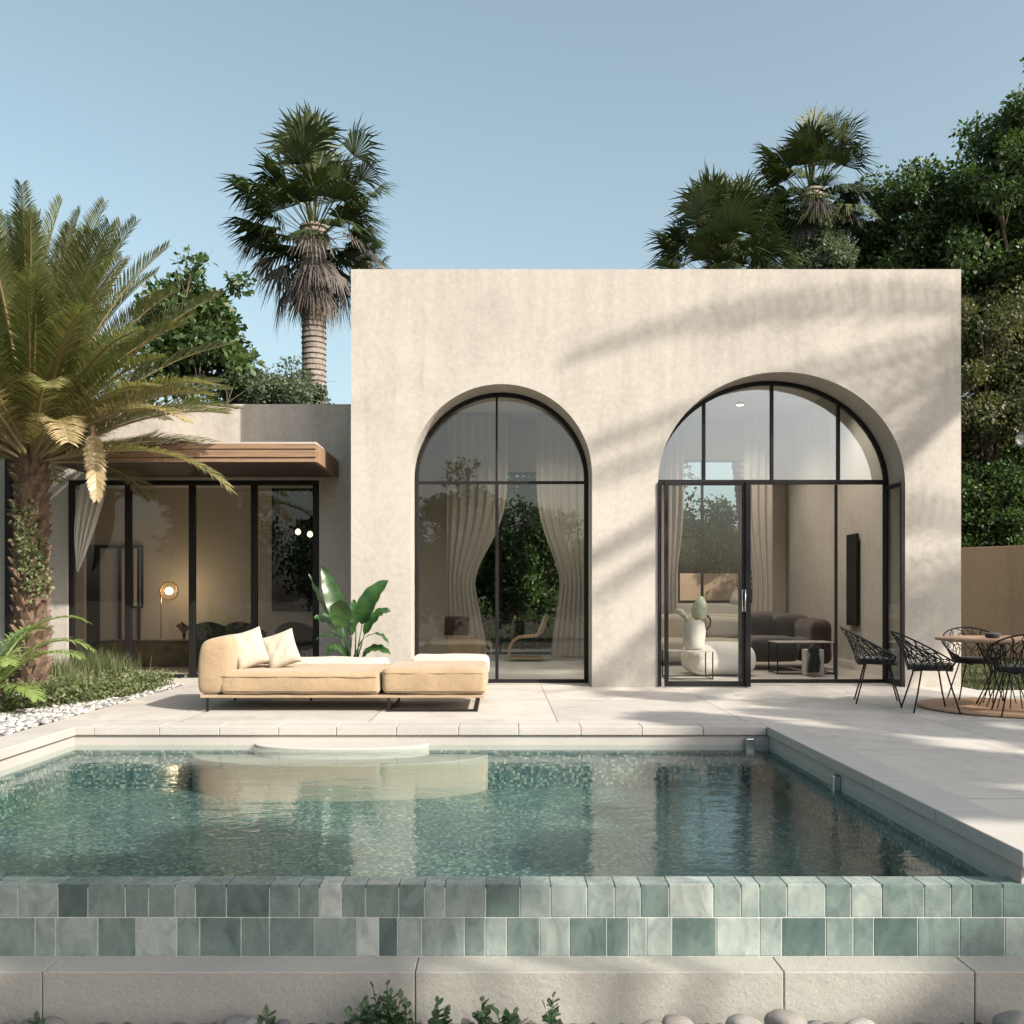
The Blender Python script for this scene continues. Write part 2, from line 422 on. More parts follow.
b = MB(); b.box(-400, 400, -300, 4.30, -1.2, -0.735); tag(b.build('ground', M['soil']), None, None, kind='structure')
b = MB()
b.box(-400, -9, 4.30, 500, -1.2, -0.03)
b.box(14, 400, 4.30, 500, -1.2, -0.03)
b.box(6.10, 14, 12.25, 500, -1.2, -0.03)
b.box(-9, 6.10, 20.2, 500, -1.2, -0.03)
tag(b.build('lawn', M['lawn']), None, None, kind='structure')
b = MB()
b.box(-4.25, 14, 9.10, 12.25, -.3, 0)
b.box(-4.25, 6.10, 12.25, YW + .3, -.3, 0)
b.box(-9, -4.25, 13.05, YW + .3, -.3, 0)
b.box(PX1 + .30, 14, 4.67, 9.10, -.3, 0)
b.box(PX1 + .30, 14, 4.68, 4.70, -1.1, -.304)
tag(b.build('terrace', M['deck']), None, None, kind='structure')
b = MB(); b.box(-9, -4.22, 4.67, 13.05, -.4, -.02)
tag(b.build('planting_bed', M['soil']), None, None, kind='structure')
# pool shell
b = MB()
D = -.56
b.add([(PX0, PY0, D), (PX1 + .025, PY0, D), (PX1 + .025, PY1 + .025, D), (PX0 - .025, PY1 + .025, D)], [(0, 1, 2, 3)])
b.add([(PX0 - .025, PY1 + .025, D), (PX1 + .025, PY1 + .025, D), (PX1 + .025, PY1 + .025, WZ - .05), (PX0 - .025, PY1 + .025, WZ - .05)], [(0, 1, 2, 3)])
b.add([(PX1 + .025, PY0 - .1, D), (PX1 + .025, PY1 + .025, D), (PX1 + .025, PY1 + .025, WZ - .05), (PX1 + .025, PY0 - .1, WZ - .05)], [(0, 1, 2, 3)])
b.add([(PX0 - .025, PY0 - .1, D), (PX0 - .025, PY1 + .025, D), (PX0 - .025, PY1 + .025, WZ - .05), (PX0 - .025, PY0 - .1, WZ - .05)], [(3, 2, 1, 0)])
pool = thing('swimming_pool', 'sunken swimming pool with green mosaic basin and stone coping edge', 'pool', (-.7, 6.7, D))
b.build('basin', M['mosaic'], pool)
b = MB()          # band between water and coping
b.box(PX0 - .10, PX1 + .12, PY1 + .025, PY1 + .12, WZ - .05, -.075)
b.box(PX1 + .025, PX1 + .12, PY0 - .12, PY1 + .025, WZ - .05, -.075)
b.box(PX0 - .12, PX0 - .025, PY0 - .12, PY1 + .025, WZ - .05, -.075)
b.build('waterline_band', M['coping'], pool, bevel=.004)
b = MB(); g = .004; x = PX0 - .30; k = 0
sx = [PX0 - .37, -3.72, -3.12, -2.57, -2.03, -1.5, -.95, -.38, .17, .74, 1.3, 1.86, PX1 - .001]
for a_, c_ in zip(sx[:-1], sx[1:]): b.box(a_ + g / 2, c_ - g / 2, PY1, PY1 + .306, -.075, .004)
y = 4.49
while y < PY1 - .1:
    y2 = min(y + .9, PY1 + .306) if y + .9 < PY1 - .2 else PY1 + .306
    b.box(PX1, PX1 + .296, y + g / 2, y2 - g / 2, -.075, .004); y = y2
y = 4.4
while y < PY1 - .2:
    y2 = y + 1.1 if y + 1.1 < PY1 - .5 else PY1 - .003
    b.box(PX0 - .37, PX0, y + g / 2, y2 - g / 2, -.075, .004); y = y2
b.build('coping', M['coping'], pool, bevel=.006)
STP = [(-1.45, .80, .30, -.150), (-1.46, 1.35, .58, -.25)]
for k, (cx, rx, ry, z) in enumerate(STP):
    b = MB(); n = 48; zb = D if k == len(STP) - 1 else STP[k + 1][3]
    pts = [(cx + rx * math.cos(math.pi + math.pi * i / n), PY1 + .02 - ry * math.sin(math.pi * i / n)) for i in range(n + 1)]
    vs = [(x, y, z) for x, y in pts] + [(x, y, zb) for x, y in pts]
    fs = [tuple(range(n + 1))] + [(i, n + 1 + i, n + 2 + i, i + 1) for i in range(n)]
    b.add(vs, fs); b.build('step', M['coping'] if k < 1 else M['steps'] if k < 2 else M['mosaic'], pool, bevel=.012)
b = MB()
b.box(PX1 - .20, PX1 - .12, PY1 - .03, PY1 + .03, -.30, -.10)
b.build('overflow_fitting', M['chrome'], pool, bevel=.01)
b = MB(); b.box(PX1 - .03, PX1 + .03, 6.95, 7.03, -.22, -.10); b.build('overflow_fitting', M['chrome'], pool, bevel=.01)
seat_at(pool, (-.7, 6.7, D))
b = MB(); n = 1
b.add([(PX0 - .02, PY0 - .10, WZ), (PX1 + .02, PY0 - .10, WZ), (PX1 + .02, PY1 + .02, WZ), (PX0 - .02, PY1 + .02, WZ)], [(0, 1, 2, 3)])
tag(b.build('pool_water', M['water']), None, None, kind='structure')

# tiled weir wall in front
wall = thing('weir_wall', 'low infinity edge wall of mixed pale green glazed tiles', 'pool wall')
b = MB(); b.box(-7, 5, 4.5385, 4.665, -.9, WZ - .012); b.build('backing', M['grout'], wall)
b = MB(); r_ = random.Random(5)
def tint():
    t_ = r_.random(); return min(1, max(0, t_ * .95 + .02))
x = -6.9
cut = []
while x < 4.9:
    wd = r_.choice([.105, .125, .15, .18, .21, .24]) * r_.uniform(.76, .92)
    t_ = tint()
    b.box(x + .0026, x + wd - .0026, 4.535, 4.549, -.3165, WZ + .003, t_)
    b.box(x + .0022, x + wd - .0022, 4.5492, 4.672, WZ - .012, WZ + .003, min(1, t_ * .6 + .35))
    x += wd
x = -6.93
while x < 4.9:
    wd = r_.choice([.10, .125, .16, .19, .23, .26]) * r_.uniform(.76, .92)
    lean = r_.uniform(-.012, .012) if r_.random() < .4 else 0
    b.box(x + .0026, x + wd - .0026, 4.5352, 4.549, -.50, -.3215, tint()); x += wd
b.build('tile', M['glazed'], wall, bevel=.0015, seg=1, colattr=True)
seat_at(wall, (-1, 4.6, -.9))
# stone kerb
kerb = thing('stone_kerb', 'long grey beige stone kerb at the foot of the tiled wall', 'kerb')
xs = [-6.6, -4.0, XW(42, 4.34), XW(415, 4.34), XW(784, 4.34), XW(975, 4.34), 4.4, 6.4]
for a_, c_ in zip(xs[:-1], xs[1:]):
    b = MB(); b.box(a_ + .002, c_ - .002, 4.34, 4.534, -1.0, -.50); b.build('block', M['kerb'], kerb, bevel=.005, seg=2)
seat_at(kerb, (0, 4.44, -1.0))

# ------------------------------------------------------------------ main block
def arch_pts(cx, rx, ry, zs, n=40):
    return [(cx - rx * math.cos(math.pi * i / n), zs + ry * math.sin(math.pi * i / n)) for i in range(n + 1)]
BX0, BX1, BH = -1.965, 6.08, 5.51
A1 = dict(cx=.02, rx=1.194, ry=1.19, zs=2.806)
A2 = dict(cx=3.713, rx=1.63, ry=1.475, zs=2.68)
house = thing('arched_house', 'tall beige stucco pavilion with two large arched glazed openings', 'house')
def poly_wall(outline, y0, y1):
    bm = bmesh.new(); vs = [bm.verts.new((x, y0, z)) for x, z in outline]
    f = bm.faces.new(vs); bm.normal_update()
    r = bmesh.ops.extrude_face_region(bm, geom=[f])
    bmesh.ops.translate(bm, verts=[v for v in r['geom'] if isinstance(v, bmesh.types.BMVert)], vec=(0, y1 - y0, 0))
    bmesh.ops.triangulate(bm, faces=[f for f in bm.faces if len(f.verts) > 4])
    bmesh.ops.recalc_face_normals(bm, faces=bm.faces)
    me = bpy.data.meshes.new('wall'); bm.to_mesh(me); bm.free(); return me
out = [(BX0, -.3)]
for A in (A1, A2):
    out += [(A['cx'] - A['rx'], -.3)] + arch_pts(**A) + [(A['cx'] + A['rx'], -.3)]
out += [(BX1, -.3), (BX1, BH), (BX0, BH)]
def column_wall(cols, H, y0, y1, z0):
    # cols: list of (x, lower z) along x; wall runs from lower z up to H; solid with shared vertices
    bm = bmesh.new(); n = len(cols); g_ = {}
    for k, (x, z) in enumerate(cols):
        for l, y in enumerate((y0, y1)):
            g_[k, l, 0] = bm.verts.new((x, y, z)); g_[k, l, 1] = bm.verts.new((x, y, H))
    for k in range(n - 1):
        if abs(cols[k][0] - cols[k + 1][0]) > 1e-6:
            bm.faces.new((g_[k, 0, 0], g_[k + 1, 0, 0], g_[k + 1, 0, 1], g_[k, 0, 1]))
            bm.faces.new((g_[k, 1, 1], g_[k + 1, 1, 1], g_[k + 1, 1, 0], g_[k, 1, 0]))
            bm.faces.new((g_[k, 0, 1], g_[k + 1, 0, 1], g_[k + 1, 1, 1], g_[k, 1, 1]))
        bm.faces.new((g_[k, 1, 0], g_[k + 1, 1, 0], g_[k + 1, 0, 0], g_[k, 0, 0]))
    for k in (0, n - 1): bm.faces.new((g_[k, 0, 0], g_[k, 0, 1], g_[k, 1, 1], g_[k, 1, 0]))
    bmesh.ops.remove_doubles(bm, verts=bm.verts, dist=1e-4)
    bmesh.ops.recalc_face_normals(bm, faces=bm.faces)
    me = bpy.data.meshes.new('wall'); bm.to_mesh(me); bm.free(); return me
cols = [(BX0, -.3)]
for A in (A1, A2):
    cols += [(A['cx'] - A['rx'], -.3)] + arch_pts(**A) + [(A['cx'] + A['rx'], -.3)]
cols += [(BX1, -.3)]
wl = link('wall', column_wall(cols, BH, YF, YI + .06, -.3), M['stucco'], house)
YB = 19.3
b = MB()
b.box(BX0 + .002, BX0 + .28, YI + .063, YB + .3, -.3, BH - .01)
b.build('side_wall', M['stucco'], house); b = MB()
b.box(BX1 - .33, BX1 - .002, YI + .063, YB + .3, -.3, BH - .01)
b.build('side_wall', M['stucco'], house)
# rear wall with two openings
b = MB()
W1 = (XW(455, YB), XW(572, YB), .02, 3.7); W2 = (XW(678, YB), XW(768, YB), 1.06, 3.95)
b.box(BX0 + .283, W1[0], YB, YB + .3, -.02, 5.0)
b.box(W1[0], W1[1], YB, YB + .3, W1[3], 5.0)
b.box(W1[1], W2[0], YB, YB + .3, -.02, 5.0)
b.box(W2[0], W2[1], YB, YB + .3, -.02, W2[2]); b.box(W2[0], W2[1], YB, YB + .3, W2[3], 5.0)
b.box(W2[1], BX1 - .333, YB, YB + .3, -.02, 5.0)
b.build('rear_wall', M['plaster'], house)
b = MB(); b.box(BX0 + .29, BX1 - .34, YI + .07, YB + .29, 4.75, 5.35); b.build('ceiling', M['ceiling'], house)
b = MB(); b.box(BX0 + .29, BX1 - .34, YI + .07, YB - .01, -.2, .006); b.box(A1['cx'] - 1.19, A1['cx'] + 1.19, YF + .2, YI + .068, -.1, .006); b.box(A2['cx'] - 1.62, A2['cx'] + 1.62, YF + .2, YI + .068, -.1, .006)
b.build('floor', M['floor'], house)
b = MB(); b.box(1.75, 1.93, 15.2, YB - .003, .007, 4.74); b.build('partition', M['plaster_dim'], house)
b = MB()
b.box(BX1 - .36, BX1 - .334, YI + .3, YB - .01, .007, .14); b.build('skirting', M['pale_wall'], house); b = MB(); b.box(BX0 + .284, BX0 + .31, YI + .3, YB - .01, .007, .14)
b.box(BX0 + .32, W1[0] - .1, YB - .025, YB - .003, .007, .14)
b.build('skirting', M['pale_wall'], house)
b = MB(); b.box(BX0, BX1, YI + .065, YB + .3, BH - .008, BH + .05); b.build('roof', M['coping'], house)

def arch_frame(A, y, t=.055, d=.07):
    """arched steel profile as a solid ring sector with legs"""
    o = [(A['cx'] - A['rx'], .0)] + arch_pts(**A) + [(A['cx'] + A['rx'], .0)]
    Ai = dict(A); Ai['rx'] -= t; Ai['ry'] -= t
    i = [(A['cx'] - A['rx'] + t, .0)] + arch_pts(**Ai) + [(A['cx'] + A['rx'] - t, .0)]
    n = len(o); vs = []
    for yy in (y, y + d):
        vs += [(x, yy, z) for x, z in o] + [(x, yy, z) for x, z in i]
    fs = []
    for k in range(n - 1):
        fs += [(k, k + 1, n + k + 1, n + k), (2 * n + k + 1, 2 * n + k, 3 * n + k, 3 * n + k + 1),
               (n + k, n + k + 1, 3 * n + k + 1, 3 * n + k), (k + 1, k, 2 * n + k, 2 * n + k + 1)]
    return vs, fs
def pane(poly, y, d=.008):
    n = len(poly); vs = [(x, y, z) for x, z in poly] + [(x, y + d, z) for x, z in poly]
    fs = [tuple(range(n)), tuple(reversed(range(n, 2 * n)))] + [(i, n + i, n + (i + 1) % n, (i + 1) % n) for i in range(n)]
    return vs, fs
def eps(A, e):
    B = dict(A); B['rx'] -= e; B['ry'] -= e; return B
# left arch window
f = MB(); f.add(*arch_frame(eps(A1, .002), YI - .01))
TZ = 2.76
f.box(A1['cx'] - A1['rx'] + .05, A1['cx'] + A1['rx'] - .05, YI - .003, YI + .045, TZ - .02, TZ + .02)
f.box(-.065, -.02, YI - .006, YI + .05, .05, TZ - .021); f.box(-.06, -.03, YI - .006, YI + .05, TZ + .021, A1['zs'] + A1['ry'] - .05)
f.box(A1['cx'] - A1['rx'] + .05, A1['cx'] + A1['rx'] - .05, YI - .012, YI + .055, .007, .055)
win = f.build('window', M['black'], house, bevel=.004)
b = MB()
e = eps(A1, .04)
up = [(x, z) for x, z in arch_pts(**e) if z > TZ]
b.add(*pane([(e['cx'] - e['rx'], TZ)] + up + [(e['cx'] + e['rx'], TZ)], YI + .02)); b.build('pane', M['glass'], win)
for a_, c_ in ((e['cx'] - e['rx'], -.045), (-.04, e['cx'] + e['rx'])):
    b = MB(); b.box(a_, c_, YI + .02, YI + .028, .03, TZ); b.build('pane', M['glass'], win)
# right arch window
T2 = ZW(482, YI)
f = MB(); vs, fs = arch_frame(eps(A2, .002), YI - .01); f.add(vs, fs)
for px in (704, 772, 838.6):
    x = XW(px, YI); z2 = A2['zs'] + A2['ry'] * math.sqrt(1 - ((x - A2['cx']) / A2['rx']) ** 2) - .04
    f.box(x - .022, x + .022, YI - .005, YI + .05, T2 + .028, z2)
f.box(A2['cx'] - A2['rx'] + .05, A2['cx'] + A2['rx'] - .05, YI - .012, YI + .06, T2 - .03, T2 + .03)
xp = XW(886, YI); xm = XW(838, YI); xd = XW(745, YI)
f.box(xp - .03, xp + .03, YI - .005, YI + .055, .05, T2 - .031)
f.box(xm - .018, xm + .018, YI + .06, YI + .10, .05, T2 - .031)
f.box(xd, A2['cx'] + A2['rx'] - .05, YI - .012, YI + .055, .007, .055)
win2 = f.build('window', M['black'], house, bevel=.004)
e = eps(A2, .04)
b = MB(); up = [(x, z) for x, z in arch_pts(**e, n=60) if z > T2]
b.add(*pane([(e['cx'] - e['rx'], T2 + .0)] + up + [(e['cx'] + e['rx'], T2 + .0)], YI + .02)); b.build('pane', M['glass_arch'], win2)
b = MB(); b.box(xd + .03, xp - .03, YI + .02, YI + .028, .05, T2 - .03)
b = MB(); b.box(xp + .03, e['cx'] + e['rx'], YI + .02, YI + .028, .05, T2 - .03); b.build('pane', M['glass'], win2)
# door leaves: one flush with the facade, two perpendicular
def leaf(corner, ang, wdt, h0, h1, hand=False, t=.05, bot=.07, hw=.02):
    Mx = Matrix.Translation(corner) @ Matrix.Rotation(ang, 4, 'Z')
    f = MB()
    f.box(0, t, -hw, hw, h0, h1, M=Mx); f.box(wdt - t, wdt, -hw, hw, h0, h1, M=Mx)
    f.box(t, wdt - t, -.018, .018, h1 - .05, h1, M=Mx); f.box(t, wdt - t, -.018, .018, h0, h0 + bot, M=Mx)
    d = f.build('door', M['black'], house, bevel=.004)
    g = MB(); g.box(t, wdt - t, -.004, .004, h0 + bot, h1 - .05, M=Mx); g.build('pane', M['glass_door'], d)
    if hand:
        h = MB(); q = [Mx @ Vector(p) for p in ((wdt - .025, -.02, 1.0), (wdt - .025, -.07, 1.0), (wdt - .025, -.07, 1.28), (wdt - .025, -.02, 1.28))]
        h.tube(q, .009, 8); h.build('handle', M['chrome'], d, smooth=True)
DH = ZW(482, YF)
leaf((2.16, YF - .05, 0), 0, 1.07, .012, DH, True)
leaf((2.105, YF - .03, 0), R(90), .53, .012, DH)
leaf((3.30, YI - .03, 0), R(-95), .60, .012, DH - .01, True, t=.06, hw=.035)
leaf((5.30, YF - .02, 0), R(90), .53, .012, DH, t=.04)
# rear windows
f = MB()
f.box(W1[0], W1[1], YB + .06, YB + .11, W1[3] - .06, W1[3]); f.box(W1[0], W1[0] + .05, YB + .06, YB + .11, .02, W1[3] - .061)
f.box(W1[1] - .05, W1[1], YB + .06, YB + .11, .02, W1[3] - .061); f.box(-.02, .03, YB + .06, YB + .11, .02, W1[3] - .061)
f.box(W1[0] + .05, W1[1] - .05, YB + .062, YB + .108, .02, .07)
wn = f.build('window', M['black'], house); b = MB(); b.box(W1[0] + .02, W1[1] - .02, YB + .08, YB + .088, .03, W1[3] - .02); b.build('pane', M['glass_back'], wn)
f = MB()
f.box(W2[0], W2[1], YB + .06, YB + .11, W2[3] - .05, W2[3]); f.box(W2[0], W2[1], YB + .06, YB + .11, W2[2], W2[2] + .05)
f.box(W2[0], W2[0] + .05, YB + .06, YB + .11, W2[2] + .051, W2[3] - .051); f.box(W2[1] - .05, W2[1], YB + .06, YB + .11, W2[2] + .051, W2[3] - .051)
mx_ = XW(703, YB); f.box(mx_ - .025, mx_ + .025, YB + .062, YB + .108, W2[2] + .051, W2[3] - .051)
wn = f.build('window', M['black'], house); b = MB(); b.box(W2[0] + .02, W2[1] - .02, YB + .08, YB + .088, W2[2] + .02, W2[3] - .02); b.build('pane', M['glass_back'], wn)
seat_at(house, (2.06, 15, 0))

# ------------------------------------------------------------------ low wing
wing = thing('low_wing', 'low stucco wing with black framed sliding glass under a wooden canopy', 'house wing')
WH = 4.01; OX0, OX1 = XW(68, YW), XW(319, YW); OH = ZW(480, YW)
WX0 = -8.4
b = MB()
out = [(WX0, -.3), (OX0, -.3), (OX0, OH), (OX1, OH), (OX1, -.3), (BX0 - .004, -.3), (BX0 - .004, WH), (WX0, WH)]
link('wall', poly_wall(out, YW, YW + .25), M['stucco_low'], wing, bevel=.01)
WB = 17.4
vx0, vx1, vz0, vz1 = XW(275, WB), XW(313, WB), ZW(608, WB), ZW(487, WB)
b = MB()
b.box(WX0, vx0, WB, WB + .25, -.02, WH - .3); b.box(vx1, BX0 - .01, WB, WB + .25, -.02, WH - .3)
b.box(vx0, vx1, WB, WB + .25, -.02, vz0); b.box(vx0, vx1, WB, WB + .25, vz1, WH - .3)
b.build('rear_wall', M['plaster'], wing)
b = MB(); b.box(WX0, WX0 + .25, YW + .253, WB - .003, -.02, WH - .3); b.build('side_wall', M['plaster_dim'], wing); b = MB(); b.box(BX0 - .26, BX0 - .01, YW + .253, WB - .003, -.02, WH - .3)
b.build('side_wall', M['plaster_dim'], wing)
b = MB(); b.box(WX0 + .26, BX0 - .27, YW + .253, WB - .004, 3.15, 3.4); b.build('ceiling', M['ceiling'], wing)
b = MB(); b.box(WX0, BX0 - .01, YW + .253, WB + .25, WH - .299, WH - .02); b.build('roof', M['coping'], wing)
b = MB(); b.box(WX0 + .26, BX0 - .27, YW + .253, WB - .004, -.2, .004); b.box(OX0 + .002, OX1 - .002, YW + .05, YW + .2525, -.2, .004); b.build('floor', M['floor'], wing)
f = MB()
yg = YW + .02
f.box(OX0 + .001, OX1 - .001, yg, yg + .09, OH - .07, OH - .001); f.box(OX0 + .001, OX1 - .001, yg, yg + .09, .005, .05)
for px in (70.5, 128, 192, 254, 316):
    x = XW(px, yg + .02); f.box(x - .045, x + .045, yg + .004, yg + .085, .05, OH - .07)
wn = f.build('sliding_window', M['black'], wing, bevel=.004)
pxs = [70.5, 128, 192, 254, 316]
for a_, c_ in zip(pxs[:-1], pxs[1:]):
    b = MB(); b.box(XW(a_, yg) + .045, XW(c_, yg) - .045, yg + .04, yg + .048, .05, OH - .07); b.build('pane', M['glass_door'], wn)
f = MB()
f.box(vx0 - .05, vx1 + .05, WB - .04, WB - .003, vz1, vz1 + .06); f.box(vx0 - .05, vx1 + .05, WB - .04, WB - .003, vz0 - .06, vz0); f.box(vx0 - .05, vx0, WB - .04, WB - .003, vz0, vz1); f.box(vx1, vx1 + .05, WB - .04, WB - .003, vz0, vz1)
f.box(vx0, vx1, WB + .05, WB + .1, vz1 - .04, vz1); f.box(vx0, vx1, WB + .05, WB + .1, vz0, vz0 + .04)
f.box(vx0, vx0 + .04, WB + .05, WB + .1, vz0 + .041, vz1 - .041); f.box(vx1 - .04, vx1, WB + .05, WB + .1, vz0 + .041, vz1 - .041)
wn = f.build('window', M['black'], wing); b = MB(); b.box(vx0, vx1, WB + .07, WB + .078, vz0, vz1); b.build('pane', M['glass_back'], wn)
f = MB(); xq = XW(11, YW); f.box(xq - .045, xq + .045, YW - .10, YW - .003, 0, 3.4); f.build('post', M['black'], wing, bevel=.005)
# interior door on the rear wall of the wing
x0, x1 = XW(85, WB), XW(141, WB)
f = MB(); f.box(x0, x0 + .28, WB - .06, WB - .01, .01, ZW(545, WB))
f.box(x0 + .28, x1, WB - .06, WB - .01, ZW(545, WB) - .06, ZW(545, WB)); f.box(x1 - .05, x1, WB - .06, WB - .01, .01, ZW(545, WB) - .061)
f.box(x0 + .62, x0 + .67, WB - .06, WB - .01, .01, ZW(545, WB) - .061)
f.build('door', M['black'], wing, bevel=.004)
f = MB(); f.box(XW(58, 16.9), XW(84, 16.9), 16.9, 17.0, .01, 3.1); f.build('inner_wall', M['plaster_dim'], wing)
# canopy
CY0 = 12.37; cx0, cx1 = XW(44, CY0), XW(316, CY0)
cz0, cz1 = 2.93, 3.165
can = MB()
can.box(cx0, cx1, CY0 + .02, CY0 + .07, cz0, cz0 + .06); can.box(cx0, cx1, CY0, CY0 + .05, cz0 + .062, cz0 + .115)
can.box(cx0, cx1, CY0 + .012, CY0 + .06, cz0 + .117, cz0 + .165); can.box(cx0, cx1, CY0 - .004, CY0 + .05, cz0 + .167, cz1)
can.box(cx1 - .05, cx1 + .012, CY0 + .08, YW - .003, cz0, cz1)
can.build('fascia', M['wood'], wing, bevel=.004)
can = MB(); y = CY0 + .075
while y < YW - .05:
    can.box(cx0 + .003, cx1 - .052, y, min(y + .135, YW - .004), cz0 + .01, cz0 + .05); y += .14
can.build('soffit', M['wood_dark'], wing, bevel=.003)
can = MB(); can.box(cx0 + .01, cx1 - .01, CY0 + .06, YW - .004, cz1 + .003, cz1 + .03); can.build('canopy_roof', M['coping'], wing)
seat_at(wing, (-4.4, 15.6, 0))

# garden walls
b = MB()
for q in range(16): b.box(-7.6 + q * .25, -7.357 + q * .25, 21.9, 21.95, -.03, 4.6)  # added fence, keeps bright sky out of the wing's rear window
b.box(-7.6, -3.6, 21.951, 22.0, 3.9, 4.0)
tag(b.build('sky_block_fence', M['wood_dark'], bevel=.004), 'dark timber fence added behind the tree to block bright sky in the low wing rear window', 'fence')
b = MB()
p0 = P(952, 548, 19.2); p1 = P(1160, 528, 16.6)
dv = (Vector((p1.x, p1.y, 0)) - Vector((p0.x, p0.y, 0))); L = dv.length; ang = math.atan2(dv.y, dv.x)
Mx = Matrix.Translation((p0.x, p0.y, 0)) @ Matrix.Rotation(ang, 4, 'Z')
b.box(0, L + 3, 0, .18, -.3, p0.z, M=Mx)
tag(b.build('boundary_wall', M['stucco_tan'], bevel=.01), 'tan garden wall behind the dining set at right', 'wall')
b = MB(); b.box(3.2, 12, 23.4, 23.6, -.3, 1.75)
tag(b.build('garden_wall', M['stucco_tan'], bevel=.01), 'tan garden wall seen through the rear window of the pavilion', 'wall')
# ------------------------------------------------------------------ outdoor furniture
def soft_box(name, x0, x1, y0, y1, z0, z1, r, mat, parent, amp=.012, seed=0, crown=.02, cuts=9):
    bm = bmesh.new(); bmesh.ops.create_cube(bm, size=1)
    sx_, sy_, sz_ = x1 - x0, y1 - y0, z1 - z0
    c = Vector(((x0 + x1) / 2, (y0 + y1) / 2, (z0 + z1) / 2))
    for v in bm.verts: v.co = Vector((v.co.x * sx_, v.co.y * sy_, v.co.z * sz_))
    bmesh.ops.bevel(bm, geom=bm.edges[:], offset=r, segments=5, profile=.5, affect='EDGES')
    bmesh.ops.subdivide_edges(bm, edges=[e for e in bm.edges if e.calc_length() > .25], cuts=cuts, use_grid_fill=True)
    bmesh.ops.triangulate(bm, faces=[f for f in bm.faces if len(f.verts) > 4])
    for v in bm.verts:
        fx = 1 - (2 * v.co.x / sx_) ** 2; fy = 1 - (2 * v.co.y / sy_) ** 2
        if v.co.z > 0: v.co.z += crown * max(0, fx) ** .5 * max(0, fy) ** .5
        n = noise.noise_vector((v.co + c) * 3.1 + Vector((seed * 7.3, 0, 0)))
        v.co += n * amp
        v.co += c
    me = bpy.data.meshes.new(name); bm.to_mesh(me); bm.free()
    return link(name, me, mat, parent, smooth=True)
day = thing('daybed', 'long camel fabric daybed with rolled arm and thin black legs beside the pool', 'daybed')
Y0 = 9.9; k = Y0 / F
X = lambda px: (px - 500) * k
zt, zb = .414, .175
soft_box('seat_cushion', X(219), X(379.5), Y0, Y0 + 1.2, zb + .01, zt, .055, M['sofa'], day, seed=1)
soft_box('seat_cushion', X(381.5), X(487), Y0 - .01, Y0 + 1.2, zb + .01, zt + .035, .06, M['sofa'], day, seed=2)
# rolled arm: an extruded rounded profile along Y, taller and outward-curving
bm = bmesh.new(); prof = []
ax0, ax1 = X(196.5), X(231)
hh = ZW(640, Y0)
pr = [(ax0 + .02, zb), (ax0, zb + .06), (ax0 - .003, zb + .3), (ax0 + .02, hh - .06), (ax0 + .075, hh - .008), (ax0 + .16, hh + .02), (ax0 + .30, hh + .035),
      (ax1 - .04, hh + .03), (ax1, hh - .02), (ax1 + .015, hh - .10), (ax1, zt - .04), (ax1 - .1, zb + .05), (ax1 - .12, zb)]
N = 20; rows = []
for j in range(N + 1):
    t = j / N; y = Y0 - .015 + t * 1.22; e = min(t, 1 - t) * 1.22
    ins = .05 * (1 - math.sqrt(max(0, 1 - (1 - min(1, e / .06)) ** 2)))
    cx_ = sum(p[0] for p in pr) / len(pr); cz_ = sum(p[1] for p in pr) / len(pr)
    rows.append([bm.verts.new((cx_ + (x - cx_) * (1 - ins * 2.4), y, cz_ + (z - cz_) * (1 - ins * 2.2) + .012 * math.sin(t * 3.1))) for x, z in pr])
for j in range(N):
    for i in range(len(pr)):
        l = (i + 1) % len(pr); bm.faces.new((rows[j][i], rows[j][l], rows[j + 1][l], rows[j + 1][i]))
bm.faces.new(list(rows[0])[::-1]); bm.faces.new(rows[-1])
bmesh.ops.recalc_face_normals(bm, faces=bm.faces)
me = bpy.data.meshes.new('arm'); bm.to_mesh(me); bm.free(); link('arm', me, M['sofa'], day, smooth=True, sub=2)
b = MB(); b.box(X(199), X(484), Y0 + .03, Y0 + 1.17, .145, .178); b.build('base', M['sofa'], day, bevel=.006)
for px, yy in ((206, Y0 + .05), (206, Y0 + 1.1), (290, Y0 + 1.1)):
    b = MB(); b.box(X(px) - .012, X(px) + .012, yy - .012, yy + .012, .004, .145); b.build('leg', M['black'], day, bevel=.002)
b = MB(); q = [(X(388), Y0 + .05), (X(478), Y0 + .05)]
for x in (X(388), X(476.5)):
    b.box(x - .012, x + .012, Y0 + .04, Y0 + .064, .028, .145); b.box(x - .012, x + .012, Y0 + 1.05, Y0 + 1.074, .028, .145)
    b.box(x - .012, x + .012, Y0 + .04, Y0 + 1.074, .004, .0275)
b.box(X(388) + .0125, X(476.5) - .0125, Y0 + .041, Y0 + .063, .005, .027)
b.build('leg_frame', M['black'], day, bevel=.002)
for xa, xb, zz in ((X(222), X(377), zt), (X(384), X(484), zt + .035)):      # piping along the cushion seams
    b = MB()
    for z_ in (zz - .045, zb + .05): b.tube([(xa + (xb - xa) * i / 20, Y0 - .008 + .004 * math.sin(i), z_) for i in range(21)], .0045, 6)
    b.build('piping', M['sofa'], day, smooth=True)
seat_at(day, ((X(197) + X(487)) / 2, Y0 + .6, 0))
o2 = thing('ottoman', 'cream low ottoman behind the right end of the daybed', 'ottoman')
soft_box('seat_cushion', XW(410, 11.3), XW(489, 11.3), 11.3, 12.0, .27, .47, .06, M['cream'], o2, seed=4)
b = MB(); b.box(XW(414, 11.3), XW(485, 11.3), 11.34, 11.96, .20, .268); b.build('base', M['white_fab'], o2, bevel=.004)
